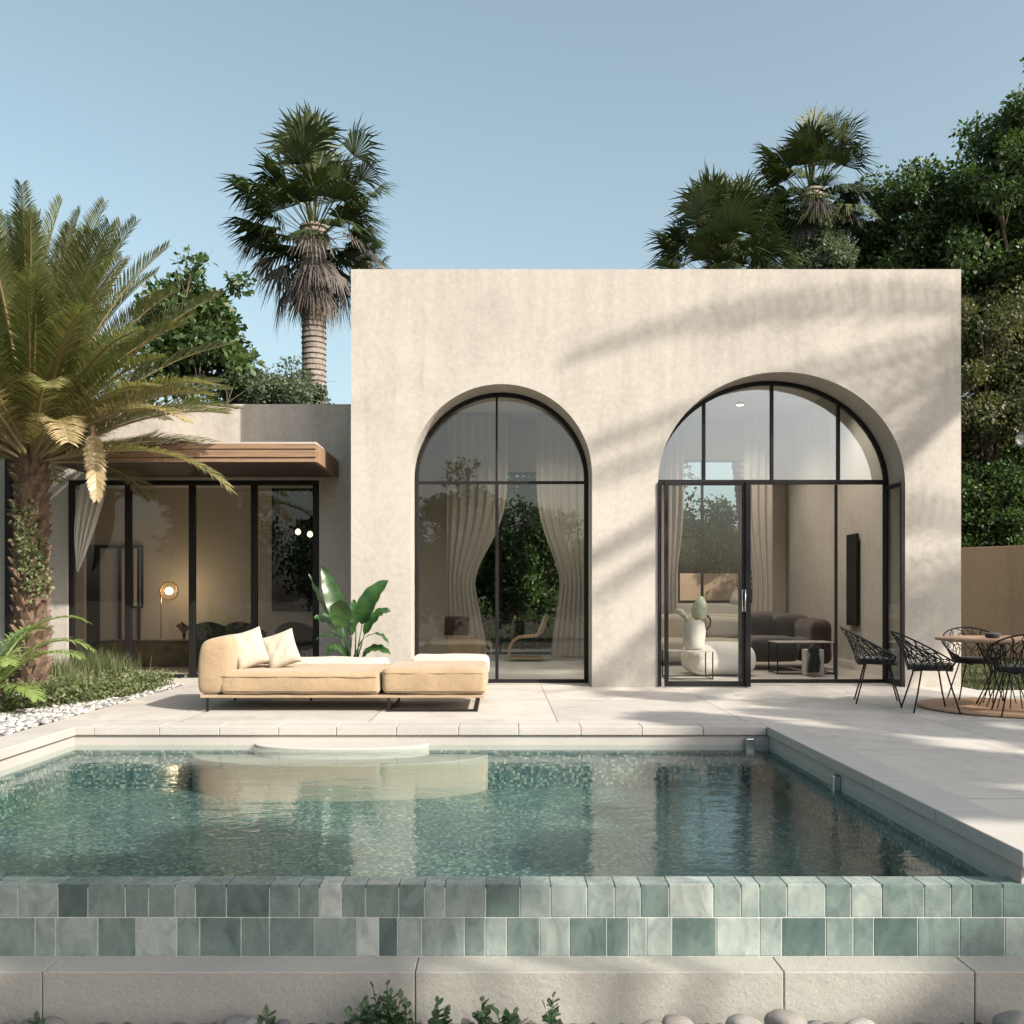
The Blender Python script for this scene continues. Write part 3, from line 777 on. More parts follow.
for px in (416, 483):
    for yy in (11.37, 11.93):
        b = MB(); b.box(XW(px, 11.3) - .012, XW(px, 11.3) + .012, yy - .012, yy + .012, .004, .199); b.build('leg', M['black'], o2)
seat_at(o2, (XW(449, 11.3), 11.65, 0))
o3 = thing('ottoman', 'cream low bench pushed behind the long left part of the daybed', 'bench')
soft_box('seat_cushion', XW(268, 11.25), XW(384, 11.25), 11.25, 11.85, .25, .445, .06, M['cream'], o3, seed=5)
b = MB(); b.box(XW(272, 11.3), XW(381, 11.3), 11.29, 11.8, .004, .248); b.build('base', M['white_fab'], o3, bevel=.004)
seat_at(o3, (XW(326, 11.3), 11.55, 0))

def pillow(label, c, rot, wdt=.36, h=.40, th=.15, seed=0):
    bm = bmesh.new(); n = 22; grid = {}
    for s in (1, -1):
        for i in range(n + 1):
            for j in range(n + 1):
                if s == -1 and (i in (0, n) or j in (0, n)): grid[s, i, j] = grid[1, i, j]; continue
                u, v = 2 * i / n - 1, 2 * j / n - 1
                pinch = 1 - .10 * (1 - u * u) * (abs(v) ** 3) ; pin2 = 1 - .10 * (1 - v * v) * (abs(u) ** 3)
                x = u * wdt / 2 * pin2; z = v * h / 2 * pinch
                y = s * th / 2 * ((1 - u ** 4) * (1 - v ** 4)) ** .55
                nn = noise.noise(Vector((u * 2.2 + seed, v * 2.2, s * 3.))); y += s * .018 * nn * (1 - u * u) * (1 - v * v)
                # creases from the corners
                y -= s * .006 * math.sin(9 * (u - v) + seed) * (1 - u * u) * (1 - v * v)
                grid[s, i, j] = bm.verts.new((x, y, z))
    for s in (1, -1):
        for i in range(n):
            for j in range(n):
                q = [grid[s, i, j], grid[s, i + 1, j], grid[s, i + 1, j + 1], grid[s, i, j + 1]]
                bm.faces.new(q if s == -1 else q[::-1])
    me = bpy.data.meshes.new('cushion'); bm.to_mesh(me); bm.free()
    o = link('cushion', me, M['white_fab'], smooth=True, sub=1)
    o.location = c; o.rotation_euler = rot
    return tag(o, label, 'cushion')
a1 = pillow('cream throw cushion leaning on the rolled arm of the daybed', P(249, 649, 10.25) , (R(-14), R(-16), R(24)), .38, .43, .18, 0)
a2 = pillow('cream throw cushion sitting right of the cushion that leans on the arm', P(281, 650, 10.35), (R(-18), R(-19), R(8)), .38, .41, .18, 5)

def big_leaf(mb, pts, wmax, nrm, fold=.25, n=14, petw=.012):
    """broad leaf: pts = base, petiole end, mid, tip"""
    base, pe, mid, tip = [Vector(p) for p in pts]
    mb.tube([base, (base + pe) / 2 + Vector((0, 0, .01)), pe], [petw, petw * .8, petw * .6], 6)
    nrm = Vector(nrm).normalized(); vs = []
    for i in range(n + 1):
        t = i / n; c = pe * (1 - t) ** 2 + mid * 2 * t * (1 - t) + tip * t * t
        d = ((mid - pe) * (1 - t) + (tip - mid) * t).normalized(); s = d.cross(nrm).normalized()
        wd = wmax * (math.sin(math.pi * (t ** .8)) ** .62) * (1 - .12 * t) + .001
        for a in (-1, -.55, 0, .55, 1):
            rip = .012 * math.sin(t * 26 + a * 2) * abs(a)
            vs.append(c + s * wd * a + nrm * (fold * wd * abs(a) + rip))
    fs = [(5 * i + j, 5 * i + j + 1, 5 * i + j + 6, 5 * i + j + 5) for i in range(n) for j in range(4)]
    mb.add(vs, fs)
pl = thing('potted_plant', 'broad leaved green plant in a dark pot behind the daybed', 'plant')
PY = 12.05
def pp(px, py, dy=0): return P(px, py, PY + dy)
L = [ # petiole end, mid, tip, width, normal
 ((344, 630, 0), (334, 600, -.05), (322, 566, .0), .125, (.35, -1, .1)),
 ((334, 622, .1), (318, 600, .1), (309, 574, .1), .05, (.9, -.4, .1)),
 ((362, 625, 0), (365, 596, -.05), (389, 580, 0), .135, (-.3, -1, .35)),
 ((341, 628, -.25), (341, 606, -.3), (340, 600, -.42), .14, (.1, -.8, -.3)),
 ((341, 622, -.2), (342, 612, -.25), (330, 606, -.3), .12, (.1, -1, .1)),
 ((356, 625, -.2), (353, 612, -.25), (354, 599, -.2), .075, (0, -1, .1)),
 ((345, 637, -.1), (328, 616, -.2), (314, 618, -.2), .11, (.1, -.6, .8)),
 ((345, 640, -.1), (330, 630, -.3), (316, 640, -.3), .05, (0, -.3, 1)),
 ((364, 636, .0), (378, 606, .1), (391, 612, .1), .10, (-.4, -.6, .7)),
 ((362, 640, -.1), (380, 626, -.2), (389, 645, -.3), .05, (.3, -.3, .9)),
 ((362, 657, -.15), (374, 642, -.2), (391, 655, -.3), .09, (.1, -.5, .8)),
 ((345, 655, -.1), (334, 641, -.2), (326, 655, -.2), .08, (-.1, -.5, .8)),
 ((352, 636, .15), (350, 600, .3), (366, 606, .4), .09, (0, -1, .2)),
]
for i, (a, m_, t_, wd, nr) in enumerate(L):
    b = MB(); big_leaf(b, (P(352 + (i % 3 - 1) * 3, 668, PY), pp(*a), pp(*m_), pp(*t_)), wd, nr)
    b.build('leaf', M['bananaleaf'], pl, smooth=True)
b = MB(); b.lathe([(.13, .0), (.15, .01), (.20, .34), (.205, .36), (.19, .36), (.18, .32), (.05, .31)], 28, c=(XW(352, PY), PY, .004)); b.build('pot', M['charcoal'], pl, smooth=True)
seat_at(pl, (XW(352, PY), PY, 0))

# wire chairs
def make_chair(name, label, group):
    t = thing(name, label, 'chair', group=group)
    seatR, zs = .215, .47
    def shell(u, v):       # u angle from the back (-pi..pi), v 0 seat .. 1 rim ; +X is the sitter's facing
        h = .03 + .35 * (0.5 + .5 * math.cos(u)) ** 1.15
        rr = seatR + v * (.055 + .06 * (0.5 + .5 * math.cos(u)))
        return Vector((-math.cos(u) * rr - .05 * v * v * (0.5 + .5 * math.cos(u)), math.sin(u) * rr * 1.08, zs - .02 + h * v ** .85))
    UM = 2.3
    b = MB()
    rim = [shell(UM * (2 * i / 40 - 1), 1) for i in range(41)]
    low = [shell(math.pi * 2 * i / 40, 0) for i in range(40)]
    b.tube([shell(-UM, 0)] + rim + [shell(UM, 0)], .009, 6); b.tube(low, .009, 6, closed=True)
    rr = random.Random(3)
    nn = 13
    for s in (1, -1):
        for i in range(nn + 4):
            u0 = -UM - .5 + (2 * UM + 1.0) * i / (nn + 3)
            pts = []
            for j in range(9):
                v = j / 8; u = u0 + s * .5 * (v - .5) + .10 * math.sin(v * 9 + i * 1.7)
                if abs(u) <= UM: pts.append(shell(u, v))
            if len(pts) > 2: b.tube(pts, .0052, 5, cap=False)
    for v0, a0 in ((.30, .06), (.52, .09), (.76, .07)):
        pts = [shell(UM * (2 * i / 60 - 1), v0 + a0 * math.sin(i * 1.1 + v0 * 20)) for i in range(61)]
        b.tube(pts, .005, 5, cap=False)
    b.build('woven_shell', M['black'], t, smooth=True)
    b = MB(); b.lathe([(.03, zs - .035), (.205, zs - .032), (.222, zs - .01), (.215, zs + .02), (.16, zs + .032), (.02, zs + .028)], 32, M=Matrix.Diagonal((1, 1.06, 1, 1)))
    b.build('seat', M['charcoal'], t, smooth=True)
    for sx_, sy_ in ((1, 1), (1, -1), (-1, 1), (-1, -1)):
        b = MB(); b.tube([(sx_ * .12, sy_ * .13, zs - .03), (sx_ * .17, sy_ * .185, .22), (sx_ * .225, sy_ * .235, .008)], .0085, 6)
        b.tube([(sx_ * .12, sy_ * .13, zs - .034), (sx_ * .20, sy_ * .08, zs - .04)], .007, 6)
        b.build('leg', M['black'], t, smooth=True)
    return t
def dup(root, label):
    r = root.copy(); COL.objects.link(r); r['label'] = label
    for ch in list(root.children):
        c = ch.copy(); COL.objects.link(c); c.parent = r
    return r
G = 'black wire dining chairs'
ch0 = make_chair('wire_chair', 'black wire tub chair nearest the glass doors, facing the round table', G)
TY = 10.1; TX = XW(1012, TY)
def place(o, px, Y, rz, sc=1): o.location = (XW(px, Y), Y, 0); o.rotation_euler = (0, 0, R(rz)); o.scale = (sc, sc, sc)
place(ch0, 877, 10.75, -18, 1.02)
c1 = dup(ch0, 'black wire tub chair second from the glass doors, in front of the tan wall end'); place(c1, 930, 9.95, -8, 1.0)
c2 = dup(ch0, 'black wire tub chair behind the round table facing the pool'); place(c2, 975, 10.95, -100, 1.0)
c3 = dup(ch0, 'black wire tub chair at the right edge in front of the round table'); place(c3, 1022, 9.6, 75, 1.0)
c1['label'] = 'black wire tub chair turned sideways just right of the one nearest the doors'
tb = thing('round_table', 'round wooden dining table on a wire pedestal among the wire chairs', 'table')
b = MB(); b.lathe([(.30, .715), (.66, .72), (.70, .728), (.70, .748), (.69, .755), (.01, .756)], 56, c=(TX, TY + .1, 0)); b.build('tabletop', M['wood_table'], tb, bevel=.002)
b = MB()
for i in range(16):
    a = 2 * math.pi * i / 16
    b.tube([(TX + math.cos(a) * .30, TY + .1 + math.sin(a) * .30, .035), (TX + math.cos(a + .25) * .15, TY + .1 + math.sin(a + .25) * .15, .38), (TX + math.cos(a + .5) * .30, TY + .1 + math.sin(a + .5) * .30, .714)], .006, 5)
b.build('pedestal', M['black'], tb, smooth=True)
seat_at(tb, (TX, TY + .1, 0))
b = MB(); b.lathe([(.86, .005), (.88, .012), (.88, .026), (.87, .031), (.01, .032)], 72, c=(TX, TY + .1, 0))
tag(b.build('round_mat', M['wood_table']), 'round timber coloured mat under the dining table and chairs', 'mat')
b = MB(); b.lathe([(.05, 0), (.075, .01), (.08, .05), (.05, .055), (.045, .02)], 20, c=(TX - .2, TY, .758)); 
tag(b.build('bowl', M['charcoal'], smooth=True), 'small dark bowl on the round wooden table', 'bowl')

# ------------------------------------------------------------------ pavilion interior
def curtain(name, label, x0, x1, y, z0, z1, nf, pinch=None, mat=None, parent=None, amp=.05, side=0, cat='curtain'):
    nx, nz = nf * 8, 30; vs = []
    for j in range(nz + 1):
        t = j / nz; z = z1 + (z0 - z1) * t
        if pinch:
            s, zc, frac = pinch      # s = -1 gathers to the left, +1 to the right
            k_ = math.exp(-((z - zc) / 1.0) ** 2) if z > zc else 1 - .35 * min(1, (zc - z) / 1.2)
            wd = (x1 - x0) * (1 - (1 - frac) * k_)
        else: s, wd = -1, x1 - x0
        a = x0 if s < 0 else x1 - wd
        for i in range(nx + 1):
            u = i / nx
            vs.append((a + wd * u, y + amp * math.sin(u * nf * 2 * math.pi) * (.7 + .3 * math.sin(i * .7)) + .02 * math.sin(z * 2 + u * 5), z))
    fs = [(j * (nx + 1) + i, j * (nx + 1) + i + 1, (j + 1) * (nx + 1) + i + 1, (j + 1) * (nx + 1) + i) for j in range(nz) for i in range(nx)]
    b = MB(); b.add(vs, fs); o = b.build(name, mat or M['curtain'], parent, smooth=True)
    if label: tag(o, label, cat)
    return o
YC = 18.6
curtain('curtain', 'grey curtain tied back at the left of the left arch view', XW(447, YC), XW(508, YC), YC, .02, 4.7, 7, (-1, 1.4, .46))
curtain('curtain', 'pale grey curtain tied back at the right of the left arch view', XW(536, YC), XW(585, YC), YC, .02, 4.7, 6, (1, 1.4, .52))
curtain('curtain', 'taupe curtain hanging between the rear window and the right wall', XW(744, YC), XW(773, YC), YC, .9, 4.7, 4, (1, 1.3, .7))
curtain('curtain', 'narrow grey curtain at the left edge of the right rear window', XW(666, YC), XW(684, YC), YC, .9, 4.7, 3, (-1, 1.3, .6))

# low white bench wall under the rear window
b = MB(); b.box(2.0, XW(772, 18.5), 18.72, YB - .01, .008, 1.03)
tag(b.build('low_wall', M['pale_wall'], bevel=.01), 'low white wall built under the right rear window', 'low wall')
# sofa
sf = thing('sofa', 'dark taupe curved sofa inside the right arch', 'sofa')
ys = 15.4
def sb(n, px0, px1, y0, y1, z0, z1, r, m, s, amp=.012, crown=.03): return soft_box(n, XW(px0, y0), XW(px1, y0), y0, y1, z0, z1, r, m, sf, amp, s, crown, 6)
sb('seat_cushion', 752, 800, ys, ys + .9, .14, .52, .09, M['taupe'], 3)
sb('seat_cushion', 801, 828, ys + .1, ys + .9, .14, .50, .09, M['taupe'], 4)
sb('backrest', 748, 776, ys + .95, ys + 1.25, .12, .90, .12, M['taupe'], 5)
sb('backrest', 775, 812, ys + .93, ys + 1.22, .12, .86, .12, M['taupe'], 6)
sb('armrest', 813, 834, ys - .05, ys + 1.1, .10, .80, .12, M['umber'], 7)
seat_at(sf, (XW(795, ys), ys + .5, 0))
of = thing('built_in_sofa', 'long white sofa with a tan back cushion behind the glass door leaf', 'sofa')
def sb2(n, x0, x1, y0, y1, z0, z1, r, m, s): return soft_box(n, x0, x1, y0, y1, z0, z1, r, m, of, .01, s, .03, 6)
sb2('seat_cushion', XW(655, 16.4), XW(748, 16.4), 16.4, 17.3, .08, .44, .08, M['white_fab'], 8)
sb2('backrest', XW(655, 17.3), XW(748, 17.3), 17.32, 17.6, .08, .85, .09, M['white_fab'], 9)
sb2('back_cushion', XW(708, 17.0), XW(742, 17.0), 17.08, 17.28, .45, .80, .08, M['curtain'], 10)
seat_at(of, (XW(700, 16.4), 17, 0))
po = soft_box('pouf', XW(690, 14.2), XW(759, 14.2), 14.2, 15.1, .012, .48, .20, M['pouf'], None, .01, 12, .02, 6)
tag(po, 'big rounded white pouf on the floor beside the door leaf', 'pouf')
def frame_table(name, label, x0, x1, y0, y1, h, cat='side table', top=None):
    t = thing(name, label, cat)
    b = MB(); r = .010
    b.box(x0, x1, y0, y1, h - .014, h); b.build('tabletop', top or M['glassy'], t, bevel=.003)
    for x, y in ((x0 + .012, y0 + .012), (x1 - .012, y0 + .012), (x0 + .012, y1 - .012), (x1 - .012, y1 - .012)):
        b = MB(); b.tube([(x, y, .012), (x, y, h - .015)], r, 8); b.build('leg', M['black'], t)
    b = MB(); b.tube([(x0 + .012, y0 + .012, .022), (x1 - .012, y0 + .012, .022), (x1 - .012, y1 - .012, .022), (x0 + .012, y1 - .012, .022)], r * .8, 8, closed=True); b.build('foot_rail', M['black'], t)
    seat_at(t, ((x0 + x1) / 2, (y0 + y1) / 2, 0)); return t
M['glassy'] = simple('pale_top', (.50, .47, .43), .25, 0, .05)
frame_table('coffee_table', 'pale topped low table with thin black legs under the white vase', XW(667, 13.7), XW(713, 13.7), 13.65, 14.15, .42)
frame_table('side_table', 'thin metal framed side table in front of the dark sofa arm', XW(777, 14.6), XW(835, 14.6), 14.6, 15.1, .50)
# sculptural vase with pale leaf forms
vz = thing('vase', 'white sculptural vase holding pale green leaf shapes on the coffee table', 'vase')
vy = 13.9; vx = XW(694, vy); s_ = vy / F
b = MB(); b.lathe([(.03, .425), (.12, .43), (.14, .47), (.155, .56), (.17, .70), (.15, .80), (.11, .85), (.10, .86), (.07, .80)], 24, c=(vx, vy, 0)); b.build('body', M['ceramic'], vz, smooth=True)
M['pale_green'] = simple('pale_green', (.42, .45, .33), .6, var=.35, scale=14)
b = MB(); b.tube([(vx - .04, vy, .80), (vx - .12, vy, .90), (vx - .20, vy, .97), (vx - .26, vy, 1.0)], [.05, .04, .05, .02], 12); b.build('arm', M['pale_green'], vz, smooth=True)
b = MB()
b.lathe([(.02, 0), (.09, .05), (.12, .14), (.10, .24), (.05, .33), (.01, .36)], 20, c=(vx + .06, vy, .84), M=Matrix.Rotation(R(8), 4, 'Y')); b.build('leaf', M['pale_green'], vz, smooth=True)
b = MB(); b.tube([(vx + .16, vy, .70), (vx + .23, vy, .76), (vx + .24, vy, .86), (vx + .18, vy, .93), (vx + .10, vy, .95)], .014, 8); b.build('handle', M['black'], vz, smooth=True)
seat_at(vz, (vx, vy, .42))
b = MB(); b.box(XW(806, 14.3), XW(824, 14.3), 14.3, 14.5, .012, .40)
tag(b.build('pedestal', M['ceramic'], bevel=.006), 'white block pedestal standing before the metal side table', 'pedestal')
b = MB(); yk = 14.2
b.tube([P(812, 672, yk), P(811, 664, yk), P(814, 655, yk), P(811, 650, yk), P(815, 645, yk)], [.07, .05, .06, .05, .045], 10)
b.tube([P(816, 672, yk), P(818, 662, yk), P(816, 654, yk), P(818, 646, yk)], [.05, .04, .045, .03], 10)
tag(b.build('sculpture', M['charcoal'], smooth=True), 'small black knotted sculpture on the floor by the white pedestal', 'sculpture')
b = MB(); b.box(BX1 - .40, BX1 - .362, 15.3, 15.75, .72, 2.2)
tag(b.build('wall_panel', M['black'], bevel=.005), 'tall narrow black panel mounted on the right interior wall', 'wall panel')
b = MB(); b.lathe([(.05, 0), (.11, .02), (.12, .12), (.06, .24), (.05, .32), (.065, .34)], 20, c=(XW(735, 18.95), 18.9, 1.035))
tag(b.build('vase', M['ceramic'], smooth=True), 'small pale vase standing on the low white wall', 'vase')
# left arch chairs
t = thing('armchair', 'dark backed armchair with beige sides inside the left arch', 'armchair'); yc = 17.3
def bq(n, px0, px1, y0, y1, py0, py1, r, m, s): return soft_box(n, XW(px0, y0), XW(px1, y0), y0, y1, ZW(py1, y0), ZW(py0, y0), r, m, t, .006, s, .0, 4)
bq('backrest', 444, 469, yc, yc + .12, 616, 636, .05, M['umber'], 21)
bq('back_panel', 446.5, 475, yc + .01, yc + .11, 635, 657, .03, M['sofa'], 22)
bq('seat_cushion', 449, 474, yc + .15, yc + .6, 641, 648, .04, M['umber'], 23)
b = MB(); b.add([P(470, 636, yc + .12), P(483, 643, yc + .6), P(483, 657, yc + .6), P(475, 657, yc + .12), P(471, 636, yc + .14), P(484, 643, yc + .62), P(484, 657, yc + .62), P(476, 657, yc + .14)],
    [(0, 1, 2, 3), (7, 6, 5, 4), (0, 4, 5, 1), (1, 5, 6, 2), (2, 6, 7, 3), (3, 7, 4, 0)]); b.build('side_panel', M['plywood'], t)
b = MB(); b.box(XW(450, yc), XW(482, yc), yc + .03, yc + .6, .01, ZW(657, yc) + .0); b.build('base', M['black'], t)
seat_at(t, (XW(463, yc), yc + .3, 0))
t = thing('lounge_chair', 'bent plywood cantilever lounge chair inside the left arch', 'lounge chair')
def strip(n, pts, y0, y1, th, m):
    b = MB(); P_ = [P(px, py, yc) for px, py in pts]; vs = []; k_ = len(P_)
    for i, p in enumerate(P_):
        a = P_[max(0, i - 1)]; c = P_[min(k_ - 1, i + 1)]; d = (c - a).normalized(); nn = Vector((-d.z, 0, d.x)) * th / 2
        vs += [(p.x + nn.x, y0, p.z + nn.z), (p.x + nn.x, y1, p.z + nn.z), (p.x - nn.x, y1, p.z - nn.z), (p.x - nn.x, y0, p.z - nn.z)]
    fs = [(0, 1, 2, 3), (4 * k_ - 1, 4 * k_ - 2, 4 * k_ - 3, 4 * k_ - 4)]
    for i in range(k_ - 1):
        for j in range(4): fs.append((4 * i + j, 4 * i + 4 + j, 4 * i + 4 + (j + 1) % 4, 4 * i + (j + 1) % 4))
    b.add(vs, fs); b.build(n, m, t)
strip('seat', [(547, 618), (545, 624), (541, 633), (536, 636.5), (528, 637), (519, 638), (513, 642), (509.5, 649), (509, 655), (511, 658)], yc + .05, yc + .6, .035, M['plywood'])
strip('backrest', [(546.5, 617), (544.5, 625), (540.5, 633)], yc + .02, yc + .63, .07, M['sofa'])
strip('base', [(511, 658), (520, 658.4), (543, 658.4)], yc + .05, yc + .6, .04, M['plywood'])
seat_at(t, (XW(526, yc), yc + .3, 0))
b = MB()
x0r, x1r = XW(455, 21.6), XW(590, 21.6)
b.tube([(x0r, 21.6, ZW(622, 21.6)), (x1r, 21.6, ZW(622, 21.6))], .025, 8)
for i in range(9): x = x0r + (x1r - x0r) * i / 8; b.box(x - .015, x + .015, 21.585, 21.615, -.03, ZW(623, 21.6))
tag(b.build('railing', M['black']), 'thin dark garden railing seen through the left arch', 'railing')
b = MB(); b.box(-1.9, 5.9, 19.62, 20.2, -.3, -.004); b.box(-3, 6.1, 20.21, 22.0, -.3, -.01)
tag(b.build('rear_path', M['deck']), None, None, kind='structure')

# ------------------------------------------------------------------ low wing interior
cn = thing('console', 'long low console of dark brown stone inside the low wing', 'console'); yy = 16.3
b = MB(); b.box(XW(99, yy), XW(318, yy), yy, yy + .5, .006, ZW(641, yy) - .03); b.build('body', M['marble'], cn, bevel=.004)
b = MB(); b.box(XW(98, yy), XW(319, yy), yy - .02, yy + .52, ZW(641, yy) - .028, ZW(641, yy)); b.build('top', M['wood_dark'], cn, bevel=.004)
seat_at(cn, (XW(208, yy), yy + .25, 0)); ct = ZW(641, yy)
lp = thing('ring_lamp', 'ring shaped table lamp with a glowing globe on the dark console', 'lamp')
lx, ly = XW(165, yy), yy + .2; lz = ZW(591, ly)
b = MB(); b.tube([(lx + .15 * math.cos(2 * math.pi * i / 36), ly, lz + .15 * math.sin(2 * math.pi * i / 36)) for i in range(36)], .012, 8, closed=True); b.tube([(lx + .11 * math.cos(2 * math.pi * i / 36), ly, lz + .11 * math.sin(2 * math.pi * i / 36)) for i in range(36)], .006, 6, closed=True)
M['brass'] = simple('brass', (.45, .30, .14), .35, .9, .1)
b.build('ring', M['brass'], lp, smooth=True)
b = MB(); b.lathe([(.005, -.065), (.04, -.052), (.06, -.025), (.066, 0), (.06, .025), (.04, .052), (.005, .065)], 20, c=(lx, ly, lz)); b.build('globe', M['bulb'], lp, smooth=True)
b = MB(); b.tube([(lx - .14, ly, ct + .01), (lx - .14, ly, lz - .03)], .009, 8); b.lathe([(.07, 0), (.07, .015), (.01, .018)], 20, c=(lx - .14, ly, ct + .001)); b.build('stem', M['brass'], lp, smooth=True)
seat_at(lp, (lx - .14, ly, ct))
pl_ = bpy.data.lights.new('lamp_light', 'POINT'); pl_.energy = 7; pl_.color = (1, .68, .38); pl_.shadow_soft_size = .07
plo = bpy.data.objects.new('lamp_light', pl_); COL.objects.link(plo); plo.location = (lx + .02, ly + .25, lz)
for i, (px, lab) in enumerate(((212, 'dark tub armchair left of the others by the console'), (243, 'dark tub armchair in the middle of the row by the console'), (296, 'dark tub armchair nearest the wing rear window'))):
    t = thing('tub_chair', lab, 'armchair', group='dark armchairs inside the low wing')
    y = 15.5; cx = XW(px, y)
    b = MB()
    vs = []; n = 26
    for j in range(2):
        for k_ in range(n + 1):
            a = -.2 + (math.pi + .4) * k_ / n; hgt = .62 + .17 * math.sin(max(0, min(math.pi, a))) ** 1.5
            for r_, z in ((.34, .30), (.35, hgt)) if j == 0 else ((.28, .30), (.28, hgt)):
                vs.append((cx + r_ * math.cos(a), y - r_ * math.sin(a) + .1, z))
    m_ = 2 * (n + 1); fs = []
    for k_ in range(n):
        fs += [(2 * k_, 2 * k_ + 2, 2 * k_ + 3, 2 * k_ + 1), (m_ + 2 * k_ + 1, m_ + 2 * k_ + 3, m_ + 2 * k_ + 2, m_ + 2 * k_), (2 * k_ + 1, 2 * k_ + 3, m_ + 2 * k_ + 3, m_ + 2 * k_ + 1), (2 * k_, m_ + 2 * k_, m_ + 2 * k_ + 2, 2 * k_ + 2)]
    fs += [(0, 1, m_ + 1, m_), (2 * n, m_ + 2 * n, m_ + 2 * n + 1, 2 * n + 1)]
    b.add(vs, fs); b.build('backrest', M['charcoal'], t, smooth=True, bevel=.01)
    b = MB(); b.lathe([(.27, .30), (.28, .34), (.28, .42), (.25, .45), (.01, .46)], 28, c=(cx, y + .1, 0)); b.build('seat', M['charcoal'], t, smooth=True)
    for q in range(4):
        a = math.pi / 4 + q * math.pi / 2
        b = MB(); b.tube([(cx + .2 * math.cos(a), y + .1 + .2 * math.sin(a), .30), (cx + .28 * math.cos(a), y + .1 + .28 * math.sin(a), .012)], [.014, .009], 8); b.build('leg', M['black'], t)
    seat_at(t, (cx, y + .1, 0))
b = MB(); b.box(XW(240, yy), XW(262, yy), yy + .1, yy + .35, ct + .001, ct + .09)
b.box(XW(263, yy), XW(276, yy), yy + .1, yy + .3, ct + .001, ct + .07)
tag(b.build('box', M['charcoal'], bevel=.004), 'flat black box resting on the console behind the armchairs', 'box')
for px, lab in ((298, 'small glowing pendant bulb left of its pair by the wing rear window'), (310, 'small glowing pendant bulb nearer the black post by the wing rear window')):
    t = thing('pendant_lamp', lab, 'pendant lamp', group='pendant lamps inside the low wing')
    x = XW(px, 16); z = ZW(532 + (px - 298) * .2, 16)
    b = MB(); b.tube([(x, 16, z + .05), (x, 16, 3.149)], .004, 6); b.build('cord', M['black'], t)
    b = MB(); b.lathe([(.006, -.05), (.04, -.03), (.05, 0), (.035, .04), (.01, .055)], 16, c=(x, 16, z)); b.build('bulb', M['bulb_dim'], t, smooth=True)
    seat_at(t, (x, 16, z))
t = thing('wall_mirror', 'slim black framed mirror on the wing rear wall left of the lamp', 'mirror')
b = MB(); x0, x1 = XW(131, 17.3), XW(142, 17.3); z0, z1 = ZW(608, 17.3), ZW(545, 17.3)
b.box(x0, x0 + .03, 17.33, 17.37, z0, z1); b.box(x1 - .03, x1, 17.33, 17.37, z0, z1); b.box(x0 + .03, x1 - .03, 17.33, 17.37, z1 - .03, z1); b.box(x0 + .03, x1 - .03, 17.33, 17.37, z0, z0 + .03)
b.build('frame', M['black'], t); b = MB(); b.box(x0 + .03, x1 - .03, 17.345, 17.355, z0 + .03, z1 - .03); b.build('mirror_glass', M['pale_wall'], t); seat_at(t, (x0, 17.35, z0))
b = MB(); pk = yy + .2
for q in range(6): b.tube([P(184, 641, pk), P(182 + q * .8, 632, pk), P(177 + q * 2.4, 622 + abs(q - 2) * 1.5, pk)], [.006, .005, .02], 5)
tag(b.build('twig_ornament', M['wood_dark']), 'small dark twig ornament on the console right of the ring lamp', 'ornament')
# white curtain billowing at the left of the wing window
b = MB(); nx, nz = 40, 24; vs = []
for j in range(nz + 1):
    t_ = j / nz; py = 484 + 88 * t_
    xl = 80.5 + .5 * t_; xr = 106 - 25 * t_ ** 2.2 
    for i in range(nx + 1):
        u = i / nx; p = P(xl + (xr - xl) * u, py, 13.98); p.y += .06 * math.sin(u * 26) * (1 - .5 * t_) - .22 * math.sin(t_ * 2.6); vs.append(p)
b.add(vs, [(j * (nx + 1) + i, j * (nx + 1) + i + 1, (j + 1) * (nx + 1) + i + 1, (j + 1) * (nx + 1) + i) for j in range(nz) for i in range(nx)])
tag(b.build('curtain', M['sheer'], smooth=True), 'white sheer curtain swept aside at the left end of the wing glass', 'curtain')

# recessed downlights in the pavilion ceiling
for i, (x, y) in enumerate(((-.9, 15.5), (.8, 17.2), (3.0, 15.0), (4.9, 15.2), (4.4, 17.6))):
    lb = ['left front', 'left rear', 'right front inner', 'right front outer', 'right rear'][i]
    t = thing('downlight', 'small round warm downlight in the pavilion ceiling, the %s one' % lb, 'ceiling light', group='downlights in the pavilion ceiling')
    b = MB(); b.lathe([(.075, 4.70), (.085, 4.705), (.085, 4.748), (.06, 4.749)], 20, c=(x, y, 0)); b.build('housing', M['black'], t, smooth=True)
    b = MB(); b.lathe([(.01, 4.697), (.065, 4.697), (.065, 4.699), (.01, 4.699)], 20, c=(x, y, 0)); b.build('lens', M['bulb'], t)
    pd = bpy.data.lights.new('downlight_light', 'SPOT'); pd.energy = 150 if x > 2 else 110; pd.color = (1, .89, .76); pd.spot_size = R(130); pd.spot_blend = .8; pd.shadow_soft_size = .08
    po_ = bpy.data.objects.new('downlight_light', pd); COL.objects.link(po_); po_.location = (x, y, 4.66)
    seat_at(t, (x, y, 4.7))
